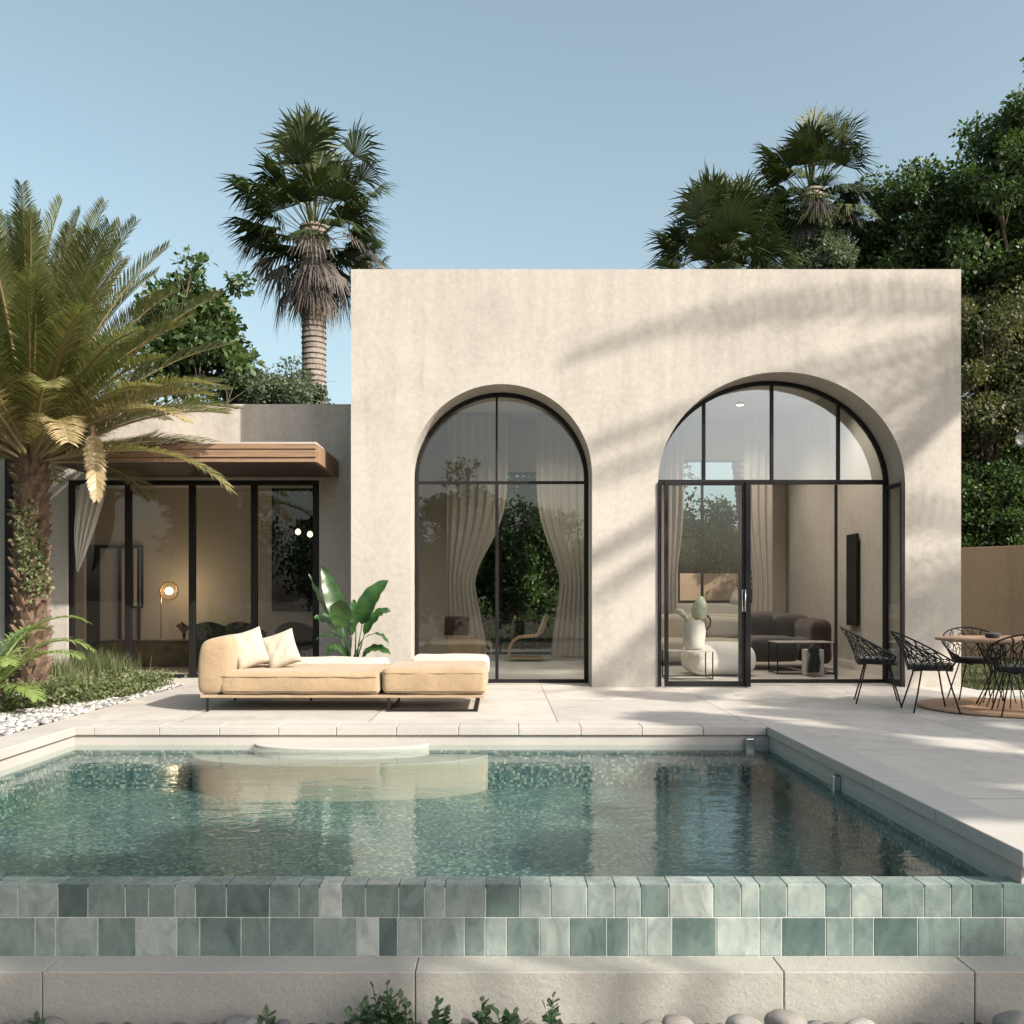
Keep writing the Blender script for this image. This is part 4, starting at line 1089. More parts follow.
# ------------------------------------------------------------------ vegetation
def leaf_cloud(centres, radii, counts, size, flat=.7, seed=0):
    """small pointed leaves scattered in clumps; returns V, F(quads), tint"""
    g = np.random.default_rng(seed); Vs = []; T = []
    cs = np.repeat(np.arange(len(centres)), counts); n = len(cs)
    C_ = np.asarray(centres)[cs]; r = np.asarray(radii)[cs]
    d = g.normal(size=(n, 3)); d /= np.linalg.norm(d, axis=1, keepdims=True)
    rad = g.random(n) ** .45
    pos = C_ + d * (r * rad)[:, None] * np.array([1, 1, flat])
    ax = g.normal(size=(n, 3)) * .8 + d * .8; ax[:, 2] -= .15; ax /= np.linalg.norm(ax, axis=1, keepdims=True)
    up = g.normal(size=(n, 3)) + np.array([0, 0, 1.2]); sd = np.cross(ax, up); sd /= np.linalg.norm(sd, axis=1, keepdims=True) + 1e-9
    nr = np.cross(sd, ax)
    s = size * g.uniform(.6, 1.35, n)[:, None]
    V = np.stack([pos, pos + ax * s * .5 + sd * s * .30 + nr * s * .08, pos + ax * s, pos + ax * s * .5 - sd * s * .30 + nr * s * .08], 1).reshape(-1, 3)
    Fq = np.arange(n * 4).reshape(n, 4)
    tb = g.random(len(centres))[cs]
    return V, Fq, np.clip(.45 * tb + .55 * g.random(n), 0, 1)

def crown_centres(c, rx, ry, rz, n, seed, lump=.35, bottom=-.8):
    g = np.random.default_rng(seed); out = []
    c = np.array(c)
    while len(out) < n:
        d = g.normal(size=3); d /= np.linalg.norm(d)
        if d[2] < bottom: continue
        k = 1 + lump * noise.noise(Vector(d * 2.3) + Vector((seed, 0, 0)))+ .25 * noise.noise(Vector(d * 6) + Vector((0, seed, 0)))
        rad = g.random() ** .38 * k
        out.append(c + d * rad * np.array([rx, ry, rz]))
    return np.array(out)
def limb_mesh(mb, base, top, cent, r0, seed, nl=26):
    g = random.Random(seed)
    base = Vector(base); top = Vector(top)
    pts = [base.lerp(top, i / 6) + Vector((g.uniform(-1, 1), g.uniform(-1, 1), 0)) * .12 * (i > 0) for i in range(7)]
    mb.tube(pts, [r0 * (1 - .62 * i / 6) for i in range(7)], 10)
    cl = [Vector(c) for c in cent]; g.shuffle(cl)
    for c in cl[:nl]:
        s = pts[g.randint(2, 6)]
        if c.z < s.z - .3: s = pts[2]
        m1 = s.lerp(c, .4) + Vector((g.uniform(-.2, .2), g.uniform(-.2, .2), .25)); m2 = s.lerp(c, .75) + Vector((g.uniform(-.15, .15), g.uniform(-.15, .15), .12))
        mb.tube([s, m1, m2, c], [r0 * .28, r0 * .18, r0 * .1, r0 * .03], 6)
        for q in range(3):
            e = c + Vector((g.uniform(-1, 1), g.uniform(-1, 1), g.uniform(-.3, .9))) * .5
            mb.tube([m2, m2.lerp(e, .6), e], [r0 * .07, r0 * .04, r0 * .015], 4, cap=False)
def tree(label, base, c, rx, ry, rz, ncl, per, clr, leaf, mat, seed, group=None, r0=.22, name='leafy_tree', cat='tree', lump=.35, bottom=-.8, nl=26):
    t = thing(name, label, cat, group=group)
    cs = crown_centres(c, rx, ry, rz, ncl, seed, lump, bottom)
    g = np.random.default_rng(seed + 1)
    V, Fq, T = leaf_cloud(cs, g.uniform(.55, 1.2, ncl) * clr, (g.uniform(.5, 1.5, ncl) * per).astype(int), leaf, .75, seed)
    np_mesh('crown', V, Fq, mat, t, T)
    b = MB(); limb_mesh(b, base, (c[0], c[1], c[2] + rz * .3), cs, r0, seed, nl); b.build('trunk', M['bark'], t, smooth=True)
    seat_at(t, base); return t
# trees at the right behind the pavilion
def TC(px, py, Y): p = P(px, py, Y); return (p.x, p.y, p.z)
tree('tallest dark leafy tree rising at the right edge above the house', TC(1000, 640, 22) [:2] + (-.05,), TC(1024, 250, 22), 2.2, 2.2, 3.6, 190, 300, .52, .12, M['leaf'], 3, r0=.34, nl=50)
tree('dark bushy tree just above the right end of the roof', TC(905, 640, 23.5)[:2] + (-.05,), TC(915, 275, 23.5), 1.9, 1.8, 2.6, 140, 300, .46, .11, M['leaf'], 7, r0=.25, nl=40)
tree('olive green tree standing right of the pavilion wall', TC(985, 640, 20.9)[:2] + (-.05,), TC(992, 395, 20.9), 1.5, 1.3, 2.6, 150, 320, .46, .085, M['leaf_olive'], 9, r0=.2, nl=40)
tree('dark low tree filling the gap above the tan wall', TC(1040, 640, 23)[:2] + (-.05,), TC(1015, 490, 22.4), 2.6, 1.2, 3.0, 260, 330, .55, .10, M['leaf'], 12, r0=.2, nl=40)
tree('dense dark hedge tree just above the tan wall', TC(1005, 640, 20.2)[:2] + (-.05,), TC(1005, 520, 20.2), 1.5, .5, 1.5, 120, 380, .4, .09, M['leaf'], 14, r0=.1, bottom=-.95)
tree('small grey green tree between the fan palms and the dark tree', TC(820, 640, 22.5)[:2] + (-.05,), TC(822, 268, 22.5), .75, .8, 1.0, 60, 260, .34, .085, M['leaf_grey'], 15, r0=.12)
tree('bright green leafy tree behind the big date palm', TC(190, 640, 19.5)[:2] + (-.05,), TC(196, 345, 19.5), 1.15, 1.1, 1.45, 80, 170, .42, .14, M['leaf'], 21, r0=.14, lump=.6)
tree('pale grey green shrub top behind the low wing roof', TC(275, 640, 20)[:2] + (-.05,), TC(272, 398, 20), 1.0, .8, .75, 60, 260, .32, .075, M['leaf_grey'], 23, r0=.12)
tree('dark tree hidden partly by the left date palm', TC(-30, 640, 18)[:2] + (-.05,), TC(-10, 440, 18), 1.9, 1.2, 2.6, 120, 260, .5, .12, M['leaf'], 25, r0=.2)
# planting seen through the rear windows
tree('dense dark garden tree seen through the left arch', TC(515, 655, 25.2)[:2] + (-.05,), TC(515, 560, 25.6), 3.2, 1.0, 2.9, 170, 260, .6, .12, M['leaf'], 31, r0=.2, bottom=-.95)
tree('green hedge tree seen through the right rear window', TC(700, 655, 25.2)[:2] + (-.05,), TC(692, 575, 25.6), 1.7, .9, 2.0, 160, 300, .5, .10, M['leaf_sunlit'], 33, r0=.15, bottom=-.95)
tree('dark leafy tree further back behind the railing tree', TC(500, 655, 29)[:2] + (-.05,), TC(505, 540, 29), 5.5, 1.2, 4.2, 200, 300, .9, .16, M['leaf'], 39, r0=.25, bottom=-.95)
tree('low green bush behind the railing seen through the left arch', TC(535, 655, 22.8)[:2] + (-.03,), TC(540, 643, 22.8), 1.5, .5, .6, 60, 300, .3, .08, M['leaf_sunlit'], 35, r0=.06, name='bush', cat='bush', bottom=-.95)
tree('dark tree outside the rear window of the low wing', TC(290, 640, 20.5)[:2] + (-.05,), TC(285, 560, 20.6), 1.9, .8, 2.2, 200, 420, .5, .12, M['leaf'], 37, r0=.15, bottom=-.95)

# pinnate palm
def frond(V, Fc, T, base, azi, el, length, droop, nl=58, lw=.028, ll=.42, tint=.4, g=random, twist=0, vang=35):
    n = 22; pts = []; p = Vector(base); e = el
    for i in range(n + 1):
        pts.append(p.copy()); e -= droop * (i / n) ** 1.1 / n * 2
        p = p + Vector((math.cos(azi) * math.cos(e), math.sin(azi) * math.cos(e), math.sin(e))) * (length / n)
    # rachis
    for i in range(n):
        t = (pts[i + 1] - pts[i]).normalized(); s = t.cross(Vector((0, 0, 1))).normalized() if abs(t.z) < .98 else Vector((-math.sin(azi), math.cos(azi), 0)); u = s.cross(t)
        w0 = .028 * (1 - i / n) + .006; w1 = .028 * (1 - (i + 1) / n) + .006
        k = len(V); V += [pts[i] - s * w0, pts[i] + s * w0, pts[i + 1] + s * w1, pts[i + 1] - s * w1, pts[i] - u * w0, pts[i + 1] - u * w1]
        Fc += [(k, k + 1, k + 2, k + 3), (k + 1, k + 4, k + 5, k + 2), (k + 4, k, k + 3, k + 5)]; T += [min(1, tint + .33)] * 3
    for i in range(nl):
        f = .16 + .84 * i / (nl - 1); x = f * n; a = min(n - 1, int(x)); c = pts[a].lerp(pts[a + 1], x - a)
        t = (pts[a + 1] - pts[a]).normalized()
        s = t.cross(Vector((0, 0, 1))); s = s.normalized() if s.length > .15 else Vector((math.sin(azi), -math.cos(azi), 0)); u = s.cross(t).normalized()
        L_ = ll * (math.sin(math.pi * min(1, (f * .86 + .10))) ** .55) * g.uniform(.88, 1.1)
        fw = .55 + .55 * f
        for sg in (1, -1):
            va = R(vang + g.uniform(-9, 9))
            d = (s * sg * math.cos(va) + u * math.sin(va) + t * fw).normalized()
            m_ = c + d * L_ * .55; e_ = c + d * L_ * .97 + Vector((0, 0, -.10 * L_ - g.random() * .09 * L_))
            q = (t - d * t.dot(d)).normalized() * lw / 2
            k = len(V); V += [c - q * .6, c + q * .6, m_ + q, m_ - q, e_ + q * .15, e_ - q * .15]
            Fc += [(k, k + 1, k + 2, k + 3), (k + 3, k + 2, k + 4, k + 5)]
            tt = min(1, max(0, tint + g.uniform(-.18, .18))); T += [tt, tt]
def vmesh(name, V, Fc, T, mat, parent): return np_mesh(name, np.array([tuple(v) for v in V]), np.array(Fc), mat, parent, T)
def palm_trunk(mb, x, y, z0, z1, r0, r1, seed, rings=26, scale_len=.16):
    g = random.Random(seed)
    mb.tube([(x, y, z0), (x + .02, y, (z0 + z1) / 2), (x, y, z1)], [r0 * .8, r1 * .8, r1 * .9], 16)
    for i in range(rings):
        z = z0 + (z1 - z0) * i / rings; r = r0 + (r1 - r0) * i / rings; n = 9
        for k in range(n):
            a = 2 * math.pi * (k + .5 * (i % 2)) / n + g.uniform(-.12, .12)
            o = Vector((math.cos(a), math.sin(a), 0)); s = Vector((-math.sin(a), math.cos(a), 0))
            b0 = Vector((x, y, z)) + o * r * .72; L = scale_len * g.uniform(.7, 1.35)
            tip = b0 + o * g.uniform(.05, .13) + Vector((0, 0, L)); w_ = r * .30
            mb.add([b0 - s * w_, b0 + s * w_, tip + s * w_ * .45, tip - s * w_ * .45, b0 - s * w_ + o * -.05 + Vector((0, 0, .05)), b0 + s * w_ + o * -.05 + Vector((0, 0, .05)), tip + s * w_ * .4 - o * .045, tip - s * w_ * .4 - o * .045],
                   [(0, 1, 2, 3), (7, 6, 5, 4), (0, 4, 5, 1), (1, 5, 6, 2), (2, 6, 7, 3), (3, 7, 4, 0)])
def date_palm(label, x, y, z0, z1, nf, length, seed, tr=.22, ll=.46, nl=58, lw=.026, swept=0):
    t = thing('date_palm', label, 'palm tree'); g = random.Random(seed); V, Fc, T = [], [], []
    for i in range(nf):
        f = i / nf                           # 0 = innermost, upright
        azi = i * 2.39996 + g.uniform(-.2, .2)
        el = R(88 - 74 * f ** 1.0 + g.uniform(-7, 7))
        L = length * (1.0 - .12 * f) * g.uniform(.9, 1.08)
        droop = R(10 + 38 * f + g.uniform(-8, 14))
        tint = .22 + .40 * f + g.uniform(-.12, .16) + (.1 if f > .9 else 0)
        if i < swept: azi = R(234 + g.uniform(-24, 20)); el = R(-38 + 62 * i / swept); droop = R(g.uniform(2, 14))
        frond(V, Fc, T, (x + .07 * math.cos(azi), y + .07 * math.sin(azi), z1 + .15 * (1 - f)), azi, el, L, droop, nl, lw, ll, tint, g, vang=38 - 25 * f)
    vmesh('crown', V, Fc, T, M['date'], t)
    b = MB(); palm_trunk(b, x, y, z0, z1 + .05, tr, tr * .95, seed, int((z1 - z0) * 9)); b.build('trunk', M['palmbark'], t)
    return t
dx, dy = XW(31, 11.4), 11.4
dp = date_palm('big date palm with arching yellow green fronds standing in the left planting bed', dx, dy, -.02, ZW(462, 11.4), 124, 2.86, 5, .205, .40, 96, .017)
V, Fc, T = [], [], []; g = random.Random(8)
frond(V, Fc, T, (XW(92, 10.9), 10.9, ZW(425, 10.9)), R(-60), R(-60), .95, R(25), 46, .02, .16, .92, g, vang=15)
vmesh('dead_frond', V, Fc, T, M['date'], dp)
g = np.random.default_rng(4); cs = [(dx + math.cos(a) * .2 - .02, dy - .2, z) for a, z in [(0.2, 1.3), (.8, 1.6), (1.2, 1.9), (1.4, 2.15), (.5, 1.45), (1.0, 1.75)]]
V, Fq, Tt = leaf_cloud(cs, [.17] * 6, [130] * 6, .055, 1, 3); np_mesh('climbing_ivy', V, Fq, M['sage'], dp, Tt)
seat_at(dp, (dx, dy, 0))

# young palm in front of it
yp = thing('young_palm', 'young low palm with drooping green fronds at the left edge of the bed', 'palm tree')
V, Fc, T = [], [], []; g = random.Random(4); bx, by = XW(-12, 9.9), 9.9
for azi, el, L, dr in ((8, 52, 1.25, 100), (-12, 40, 1.2, 70), (20, 68, 1.35, 105), (-50, 45, 1.0, 80), (75, 60, 1.1, 70), (120, 50, 1, 80), (180, 55, 1.1, 80), (-100, 40, .8, 70), (-25, 15, .75, 60), (40, 78, 1.0, 110)):
    frond(V, Fc, T, (bx, by, .22), R(azi), R(el), L, R(dr), 40, .02, .24, .28, g, vang=5)
M['young'] = leafmat('young_frond', [(0, (.12, .18, .05)), (.5, (.24, .31, .11)), (1, (.42, .45, .20))], .3, .45)
vmesh('crown', V, Fc, T, M['young'], yp)
b = MB(); palm_trunk(b, bx, by, -.02, .22, .09, .08, 3, 4, .08); b.build('trunk', M['palmbark'], yp); seat_at(yp, (bx, by, 0))

# fan palms
def fan(V, Fc, T, base, azi, el, pet, rad, tint, g, seg=26, spread=150, droop=.25):
    d = Vector((math.cos(azi) * math.cos(el), math.sin(azi) * math.cos(el), math.sin(el)))
    s = d.cross(Vector((0, 0, 1))); s = s.normalized() if s.length > .1 else Vector((1, 0, 0)); u = s.cross(d)
    c = Vector(base) + d * pet + Vector((0, 0, -droop * .3 * pet))
    for (p0, p1, w_) in ((Vector(base), c, .022),):
        k = len(V); V += [p0 - s * w_, p0 + s * w_, p1 + s * w_ * .6, p1 - s * w_ * .6]; Fc.append((k, k + 1, k + 2, k + 3)); T.append(min(1, tint + .4))
    dd = (d + Vector((0, 0, -droop))).normalized(); s = dd.cross(u).normalized() * -1 if False else s; u2 = s.cross(dd)
    for i in range(seg):
        a = R(-spread / 2 + spread * i / (seg - 1)) + g.uniform(-.03, .03)
        q = dd * math.cos(a) + s * math.sin(a) + u2 * .12 * math.cos(a * 2)
        L = rad * (.80 + .2 * math.cos(a)) * g.uniform(.78, 1.08)
        m_ = c + q * L * .6 + u2 * .03; e_ = c + q * L + Vector((0, 0, -L * (.10 + .22 * g.random() * (1 + droop)))); wd = s * math.cos(a) - dd * math.sin(a); wd = wd * (L * .6 * R(spread / seg) * .58)
        k = len(V); V += [c, m_ - wd + u2 * .01, m_ + wd, c + u2 * .005, e_ + wd * .12, e_ - wd * .12]
        Fc += [(k, k + 1, k + 2, k + 3), (k + 1, k + 5, k + 4, k + 2)]
        tt = min(1, max(0, tint + g.uniform(-.15, .15))); T += [tt, tt]
def fan_palm(label, x, y, z0, zc, nf, pet, rad, seed, r=.28, dead=30, dead_h=1.6, ring=True, squash=1.0, emin=-12, lean=0, chaos=8):
    t = thing('fan_palm', label, 'palm tree', group='fan palms behind the pavilion'); g = random.Random(seed); V, Fc, T = [], [], []
    for i in range(nf):
        f = i / nf; azi = i * 2.39996 + g.uniform(-.25, .25); el = R(84 + (emin - 84) * f ** .75 + g.uniform(-chaos, chaos)); pk = 1 + .5 * max(0, math.sin(el))
        fan(V, Fc, T, (x, y, zc - .25 * f), azi, el, pet * pk * g.uniform(.6, 1.15) * squash, rad * g.uniform(.7, 1.1), .25 + .35 * g.random(), g, seg=34, spread=165, droop=.0 + .22 * f)
    vmesh('crown', V, Fc, T, M['fan'], t)
    V, Fc, T = [], [], []
    for i in range(dead):
        f = i / max(1, dead); azi = i * 2.39996 + g.uniform(-.3, .3); z = zc + .2 - dead_h * f
        fan(V, Fc, T, (x, y, z), azi, R(-2 - 60 * f + g.uniform(-18, 14)), pet * (1.0 - .7 * f) * g.uniform(.7, 1.1), rad * g.uniform(.6, 1.0), g.random() * .9, g, seg=24, spread=95, droop=.5 + 1.2 * g.random())
    if dead: vmesh('dead_skirt', V, Fc, T, M['fan_dead'], t)
    b = MB(); prof = []; z = z0; i = 0
    while z < zc + .1:
        rr = r * (1 + .5 * max(0, 1 - (zc - z) / 1.0) * .3); prof += [(rr * g.uniform(.93, .97), z), (rr * g.uniform(1.02, 1.09), z + .03), (rr * 1.0, z + .10)]; z += .125
    b.lathe(prof, 22, c=(x, y, 0)); b.v = [(vx_ + lean * (1 - (vz_ - z0) / (zc - z0)), vy_, vz_) for vx_, vy_, vz_ in b.v]; b.build('trunk', M['palmtrunk'], t, smooth=False)
    seat_at(t, (x, y, z0)); return t
yA = 22
fan_palm('tall fan palm with a brown dead skirt rising left of the pavilion', XW(314, yA), yA, -.05, ZW(232, yA), 62, 1.2, 1.05, 2, .27, 30, 1.05, emin=-4, chaos=18)
yB_ = 23
fan_palm('highest fan palm behind the right side of the roof', XW(812, yB_), yB_, -.05, ZW(196, yB_), 80, .85, .85, 6, .24, 20, 1.3, emin=-40, chaos=15)
yC_ = 20.8
fan_palm('low dark fan palm just above the middle of the roof', XW(722, yC_), yC_, -.05, ZW(282, yC_), 66, 1.0, 1.0, 9, .22, 10, .8, emin=5, lean=.9)
fan_palm('small yellowing fan palm peeping over the left corner of the roof', XW(366, 24), 24, -.05, ZW(262, 24), 16, .35, .45, 12, .12, 6, .4)

# trees that stand outside the frame and throw the dappled shade
for lab_, x_, y_, z_, sd_ in (('tall date palm outside the frame, the taller of two right of the terrace', 16.9, 5.7, 12.7, 31), ('tall date palm outside the frame, the lower of two right of the terrace', 17.4, 5.2, 10.4, 37)):
    q_ = date_palm(lab_, x_, y_, -.05, z_, 15, 5.0, sd_, .26, .46, 36, .055, 10); seat_at(q_, (x_, y_, 0))
tree('leafy tree outside the frame shading the stone kerb', (16.0, -6.6, -.75), (12.5, -5.7, 11.8), 1.8, 1.8, 1.0, 17, 800, .42, .2, M['leaf'], 55, r0=.22)
tree('spreading leafy tree outside the frame right of the pool', (18.0, -4.3, -.75), (17.7, -4.2, 12.0), 2.7, 2.4, 1.7, 17, 900, .52, .2, M['leaf'], 51, r0=.25)
tree('second leafy tree outside the frame shading the terrace', (16.6, .8, -.05), (16.7, 1.0, 10.2), 3.2, 2.8, 1.4, 17, 900, .45, .2, M['leaf'], 53, r0=.25)
for i, (x, y, h) in enumerate(((-2.2, -15, 6.2), (.8, -16, 5.2), (-7, -14, 6), (-12, -12, 7), (4.5, -19, 4.0))):
    tree('leafy garden tree behind the viewer, mirrored in the glass', (x, y, -.75), (x, y, h * .5), 2.3, 1.8, h * .5, 90, 170, .8, .20, M['leaf'], 61 + i, group='garden trees behind the viewer', r0=.22, bottom=-.95)

# ------------------------------------------------------------------ planting bed, gravel and foreground
g = np.random.default_rng(9)
def blades(n, xs, ys, zs, h, w_, lean, seed):
    g = np.random.default_rng(seed); az = g.random(n) * 6.28; hh = h * g.uniform(.4, 1.2, n); ln = lean * g.uniform(.2, 1, n) * hh
    p = np.stack([xs, ys, zs], 1); d = np.stack([np.cos(az), np.sin(az), np.zeros(n)], 1); s = np.stack([-np.sin(az), np.cos(az), np.zeros(n)], 1) * w_
    up = np.array([0, 0, 1.]); m_ = p + up * hh[:, None] * .6 + d * (ln * .35)[:, None]; e = p + up * hh[:, None] * .95 + d * ln[:, None]
    V = np.stack([p - s, p + s, m_ + s * .7, m_ - s * .7, e + s * .1, e - s * .1], 1).reshape(-1, 3)
    k = np.arange(n)[:, None] * 6; Fq = np.concatenate([k + np.array([[0, 1, 2, 3]]), k + np.array([[3, 2, 4, 5]])], 0)
    t = np.tile(g.random(n), 2); return V, Fq, t
def in_bed(n, seed, gravel=False):
    g = np.random.default_rng(seed); X_, Y_ = [], []
    while len(X_) < n:
        y = g.uniform(7.2, 13.0); x = g.uniform(-7.5, -4.26)
        # border between gravel and plants runs diagonally
        edge = -4.26 - .42 - max(0, (10.8 - y)) * .28 + .12 * math.sin(y * 3)
        if y > 11.2: edge = -4.42
        if (x < edge) != gravel: X_.append(x); Y_.append(y)
    return np.array(X_), np.array(Y_)
xs_, ys_ = in_bed(5200, 1); n = len(xs_)
hh = .16 + .10 * np.array([noise.noise(Vector((x * 1.3, y * 1.3, 0))) for x, y in zip(xs_, ys_)])
V, Fq, T = leaf_cloud(np.stack([xs_, ys_, hh * .55], 1), np.clip(hh, .06, .4), [9] * n, .05, .8, 2)
V[:, 2] = np.maximum(V[:, 2], -.01)
tag(np_mesh('ground_cover', V, Fq, M['sage'], None, T), 'low sage green ground cover in the planting bed', 'ground cover', kind='stuff')
for i, (px, Y, h_, nn) in enumerate(((62, 12.2, .48, 700), (95, 12.6, .50, 600), (118, 12.75, .42, 500), (20, 12.3, .45, 500), (78, 11.3, .36, 400))):
    px_x = XW(px, Y) if XW(px, Y) < -4.35 else -4.5
    g = np.random.default_rng(i); xs2 = px_x + g.normal(0, .13, nn); ys2 = Y + g.normal(0, .13, nn)
    V, Fq, T = blades(nn, xs2, ys2, np.zeros(nn), h_, .0035, .7, i + 5)
    lb = ['wispy grass tuft right behind the palm trunk', 'wispy feathery grass tuft near the wing glass', 'wispy grass tuft at the right tip of the bed', 'wispy grass tuft left of the palm trunk', 'short grass tuft in front of the palm trunk'][i]
    tag(np_mesh('grass_tuft', V, Fq, M['sage'], None, T), lb, 'ornamental grass', 'grass tufts in the planting bed')
# lawn grass beyond the dining set
g = np.random.default_rng(77); nn = 26000
V, Fq, T = blades(nn, g.uniform(6.12, 10.5, nn), 12.27 + 6.5 * g.random(nn) ** 1.4, np.full(nn, -.03), .07, .004, .5, 78)
tag(np_mesh('grass', V, Fq, M['leaf_olive'], None, T), 'short green lawn grass behind the dining set', 'grass', kind='stuff')
# white gravel
bm = bmesh.new(); bmesh.ops.create_icosphere(bm, subdivisions=1, radius=1); iv = np.array([v.co[:] for v in bm.verts]); if_ = np.array([[v.index for v in f.verts] for f in bm.faces]); bm.free()
def pebble_field(xs, ys, z, smin, smax, seed):
    g = np.random.default_rng(seed); n = len(xs); s = g.uniform(smin, smax, n)
    Vs = []
    for i in range(n):
        a = g.random() * 6.28; sc = s[i] * np.array([g.uniform(.8, 1.4), g.uniform(.7, 1.1), g.uniform(.45, .8)])
        v = iv * sc * (1 + g.uniform(-.18, .18, (len(iv), 1))); c_, s__ = math.cos(a), math.sin(a)
        v = v @ np.array([[c_, s__, 0], [-s__, c_, 0], [0, 0, 1]]); Vs.append(v + np.array([xs[i], ys[i], z + s[i] * .3 * g.random()]))
    return np.concatenate(Vs), np.concatenate([if_ + len(iv) * i for i in range(n)])
gx, gy = in_bed(2600, 3, True)
V, Fq = pebble_field(gx, gy, 0.0, .014, .034, 4)
tag(np_mesh('white_gravel', V, Fq, M['white_gravel']), 'white gravel edging between plants and pool paving', 'gravel', kind='stuff')
g = np.random.default_rng(14)
V, Fq = pebble_field(g.uniform(-4, 4, 5000), g.uniform(3.7, 4.33, 5000), -.735, .008, .02, 6)
tag(np_mesh('dark_gravel', V, Fq, M['soil_gravel']), 'dark fine gravel at the foot of the stone kerb', 'gravel', kind='stuff')
# river stones: sizes and places read off the photograph
bm = bmesh.new(); bmesh.ops.create_icosphere(bm, subdivisions=3, radius=1)
protos = []
for q in range(5):
    me = bpy.data.meshes.new('river_stone'); b2 = bm.copy()
    for v in b2.verts:
        v.co *= 1 + .22 * noise.noise(v.co * .9 + Vector((q * 5, 0, 0))) + .06 * noise.noise(v.co * 2.5 + Vector((0, q * 5, 0)))
    b2.to_mesh(me); b2.free(); me.materials.append(M['stone']); me.polygons.foreach_set('use_smooth', [True] * len(me.polygons)); protos.append(me)
bm.free()
st = [(28, 20), (50, 24), (84, 14), (101, 22), (122, 12), (149, 26), (176, 22), (202, 24), (222, 14), (237, 24), (256, 24), (283, 18), (318, 16), (556, 20), (575, 14), (600, 12), (655, 22), (678, 28), (700, 18), (716, 16), (745, 32), (786, 34), (814, 22), (838, 26), (862, 28), (890, 16), (918, 24), (946, 16), (966, 16), (1012, 30), (986, 12), (340, 14), (430, 14), (470, 16), (518, 14), (630, 14), (8, 16), (770, 14), (728, 14)]
rs = random.Random(2)
for k, (px, wd) in enumerate(st):
    Y = 4.16 + rs.uniform(-.04, .05); r = wd * Y / F / 2 * 1.08
    o = bpy.data.objects.new('river_stone', protos[k % 5]); COL.objects.link(o)
    o.scale = (r * 1.15, r * .9, r * .62); o.rotation_euler = (rs.uniform(-.2, .2), rs.uniform(-.25, .25), rs.uniform(0, 3.1) if wd < 20 else rs.uniform(-.5, .5))
    o.location = (XW(px, Y), Y, -.735 + r * .58 + .022)
    tag(o, 'smooth grey river stone lying along the foot of the stone kerb', 'stone', 'river stones along the kerb')
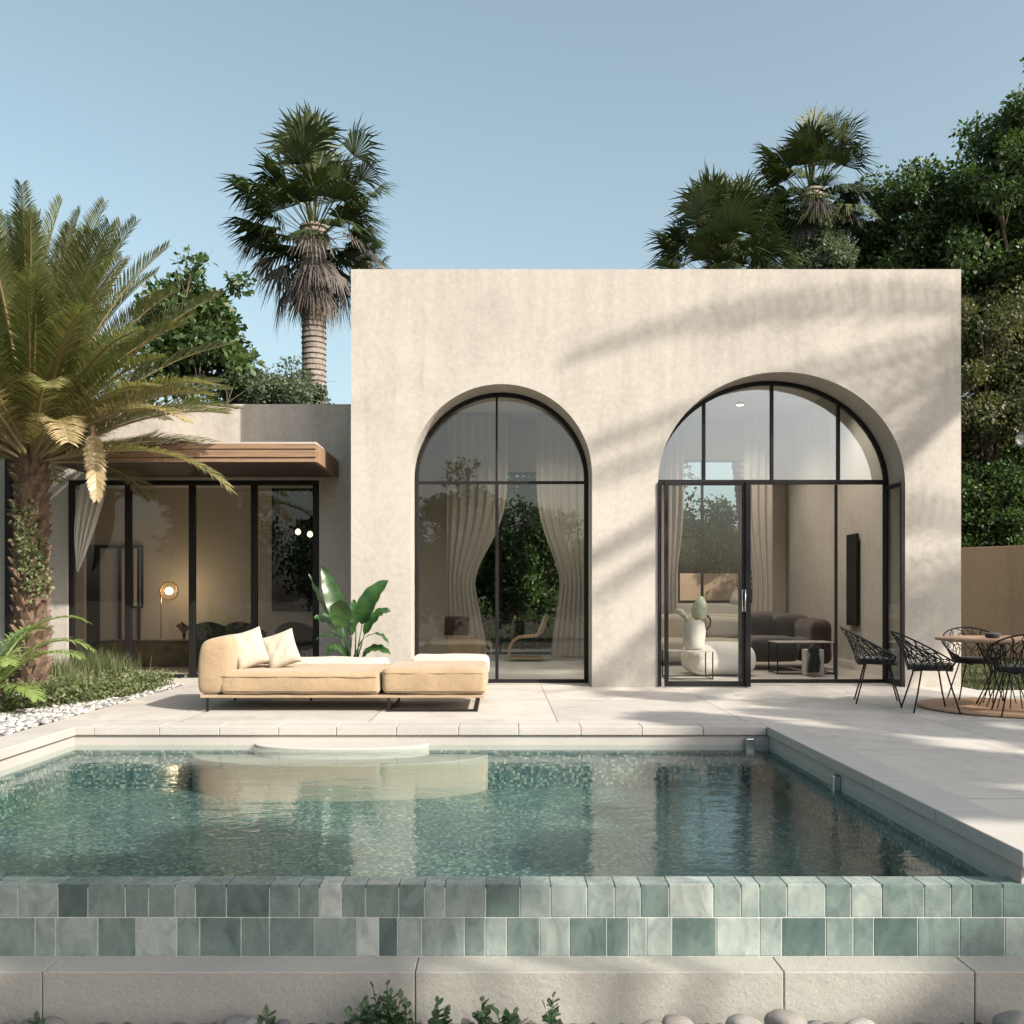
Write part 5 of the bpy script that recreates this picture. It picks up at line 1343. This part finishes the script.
# weeds with serrated leaves
def weed(label, px, py_top, spread, nst, seed, Y=4.2):
    g = random.Random(seed); V, Fc, T = [], [], []; x0 = XW(px, Y); zt_ = ZW(py_top, Y)
    for s in range(nst):
        tx = x0 + XW(500 + g.uniform(-spread, spread), Y) * (0 if s == 0 else 1); tz = zt_ if s == 0 else -.70 + (zt_ + .70) * g.uniform(.45, .85)
        p0 = Vector((x0 + (tx - x0) * .3, Y + g.uniform(-.04, .04), -.735)); p1 = Vector((tx, Y + g.uniform(-.08, .05), tz)); n = 6
        for i in range(n):
            a = p0.lerp(p1, i / n); c = p0.lerp(p1, (i + 1) / n); k = len(V); V += [a + Vector((-.0025, 0, 0)), a + Vector((.0025, 0, 0)), c + Vector((.002, 0, 0)), c + Vector((-.002, 0, 0))]; Fc.append((k, k + 1, k + 2, k + 3)); T.append(.6)
        for i in range(7):
            f = .35 + .65 * i / 6; c = p0.lerp(p1, f); az = g.uniform(0, 6.28); el = R(g.uniform(5, 50)) if i < 6 else R(70)
            d = Vector((math.cos(az) * math.cos(el), math.sin(az) * math.cos(el), math.sin(el))); sd = d.cross(Vector((0, 0, 1))).normalized(); L = g.uniform(.035, .06) * (1.1 - .3 * f)
            m = 6
            for side in (1, -1):
                for j in range(m):
                    f0, f1 = j / m, (j + 1) / m; w0 = L * .34 * math.sin(math.pi * min(1, f0 * .9 + .08)); w1 = L * .34 * math.sin(math.pi * min(1, f1 * .9 + .08)) * .55
                    k = len(V); V += [c + d * L * f0, c + d * L * f1 - Vector((0, 0, L * .1 * f1)), c + d * L * (f1 + .03) + sd * side * (w1 if j < m - 1 else .001) + Vector((0, 0, .004)), c + d * L * (f0 + .07) + sd * side * w0 * 1.25 + Vector((0, 0, .005))]
                    Fc.append((k, k + 1, k + 2, k + 3)); T.append(.35 + .3 * g.random())
    o = vmesh('weed', V, Fc, T, M['weed'], None); return tag(o, label, 'weed', 'green weeds along the kerb')
for i, a in enumerate((('tallest green weed growing in front of the kerb joint', 388, 984, 26, 9), ('leafy green weed left of the tallest one', 362, 1003, 16, 6), ('leafy green weed just right of the kerb joint', 436, 1006, 14, 6),
          ('upright green weed midway along the stone kerb', 482, 1001, 12, 5), ('thin green weed right of the upright middle one', 553, 999, 10, 4), ('low green weed between the two middle stems', 508, 1009, 12, 5),
          ('small green sprig among the leftmost stones', 42, 1015, 8, 3), ('small green sprig beside the stones left of the weeds', 268, 1014, 9, 3), ('low green weed spreading by the tallest one', 405, 1010, 16, 6))):
    weed(*a, seed=i + 3)
# bits at the right edge and in the bed
t = thing('hanging_globe_lamp', 'clear glass globe lamp hanging at the right edge before the dark trees', 'lamp')
gp = P(1025, 439, 14.5)
b = MB(); b.lathe([(.01, -.13), (.08, -.105), (.125, -.04), (.13, .03), (.09, .10), (.03, .125)], 24, c=gp); b.build('globe', M['glass_arch'], t, smooth=True)
b = MB(); b.lathe([(.03, .12), (.035, .13), (.03, .18), (.01, .185)], 16, c=gp); b.tube([gp + Vector((0, 0, .18)), gp + Vector((.6, .3, 3.2)), gp + Vector((2.5, 5.5, 4.2))], .006, 6); b.build('cord', M['black'], t); seat_at(t, gp)
t = thing('path_light', 'small white disc path light in the planting bed', 'path light')
q = P(16.5, 696, 10.4)
b = MB(); b.lathe([(.01, .10), (.075, .10), (.08, .11), (.07, .118), (.01, .125)], 20, c=(XW(17, 10.4), 10.4, .03)); b.build('lamp_head', M['ceramic'], t, smooth=True)
b = MB(); b.tube([(XW(17, 10.4), 10.4, -.02), (XW(17, 10.4), 10.4, .13)], .012, 8); b.build('stem', M['black'], t); seat_at(t, (XW(17, 10.4), 10.4, 0))
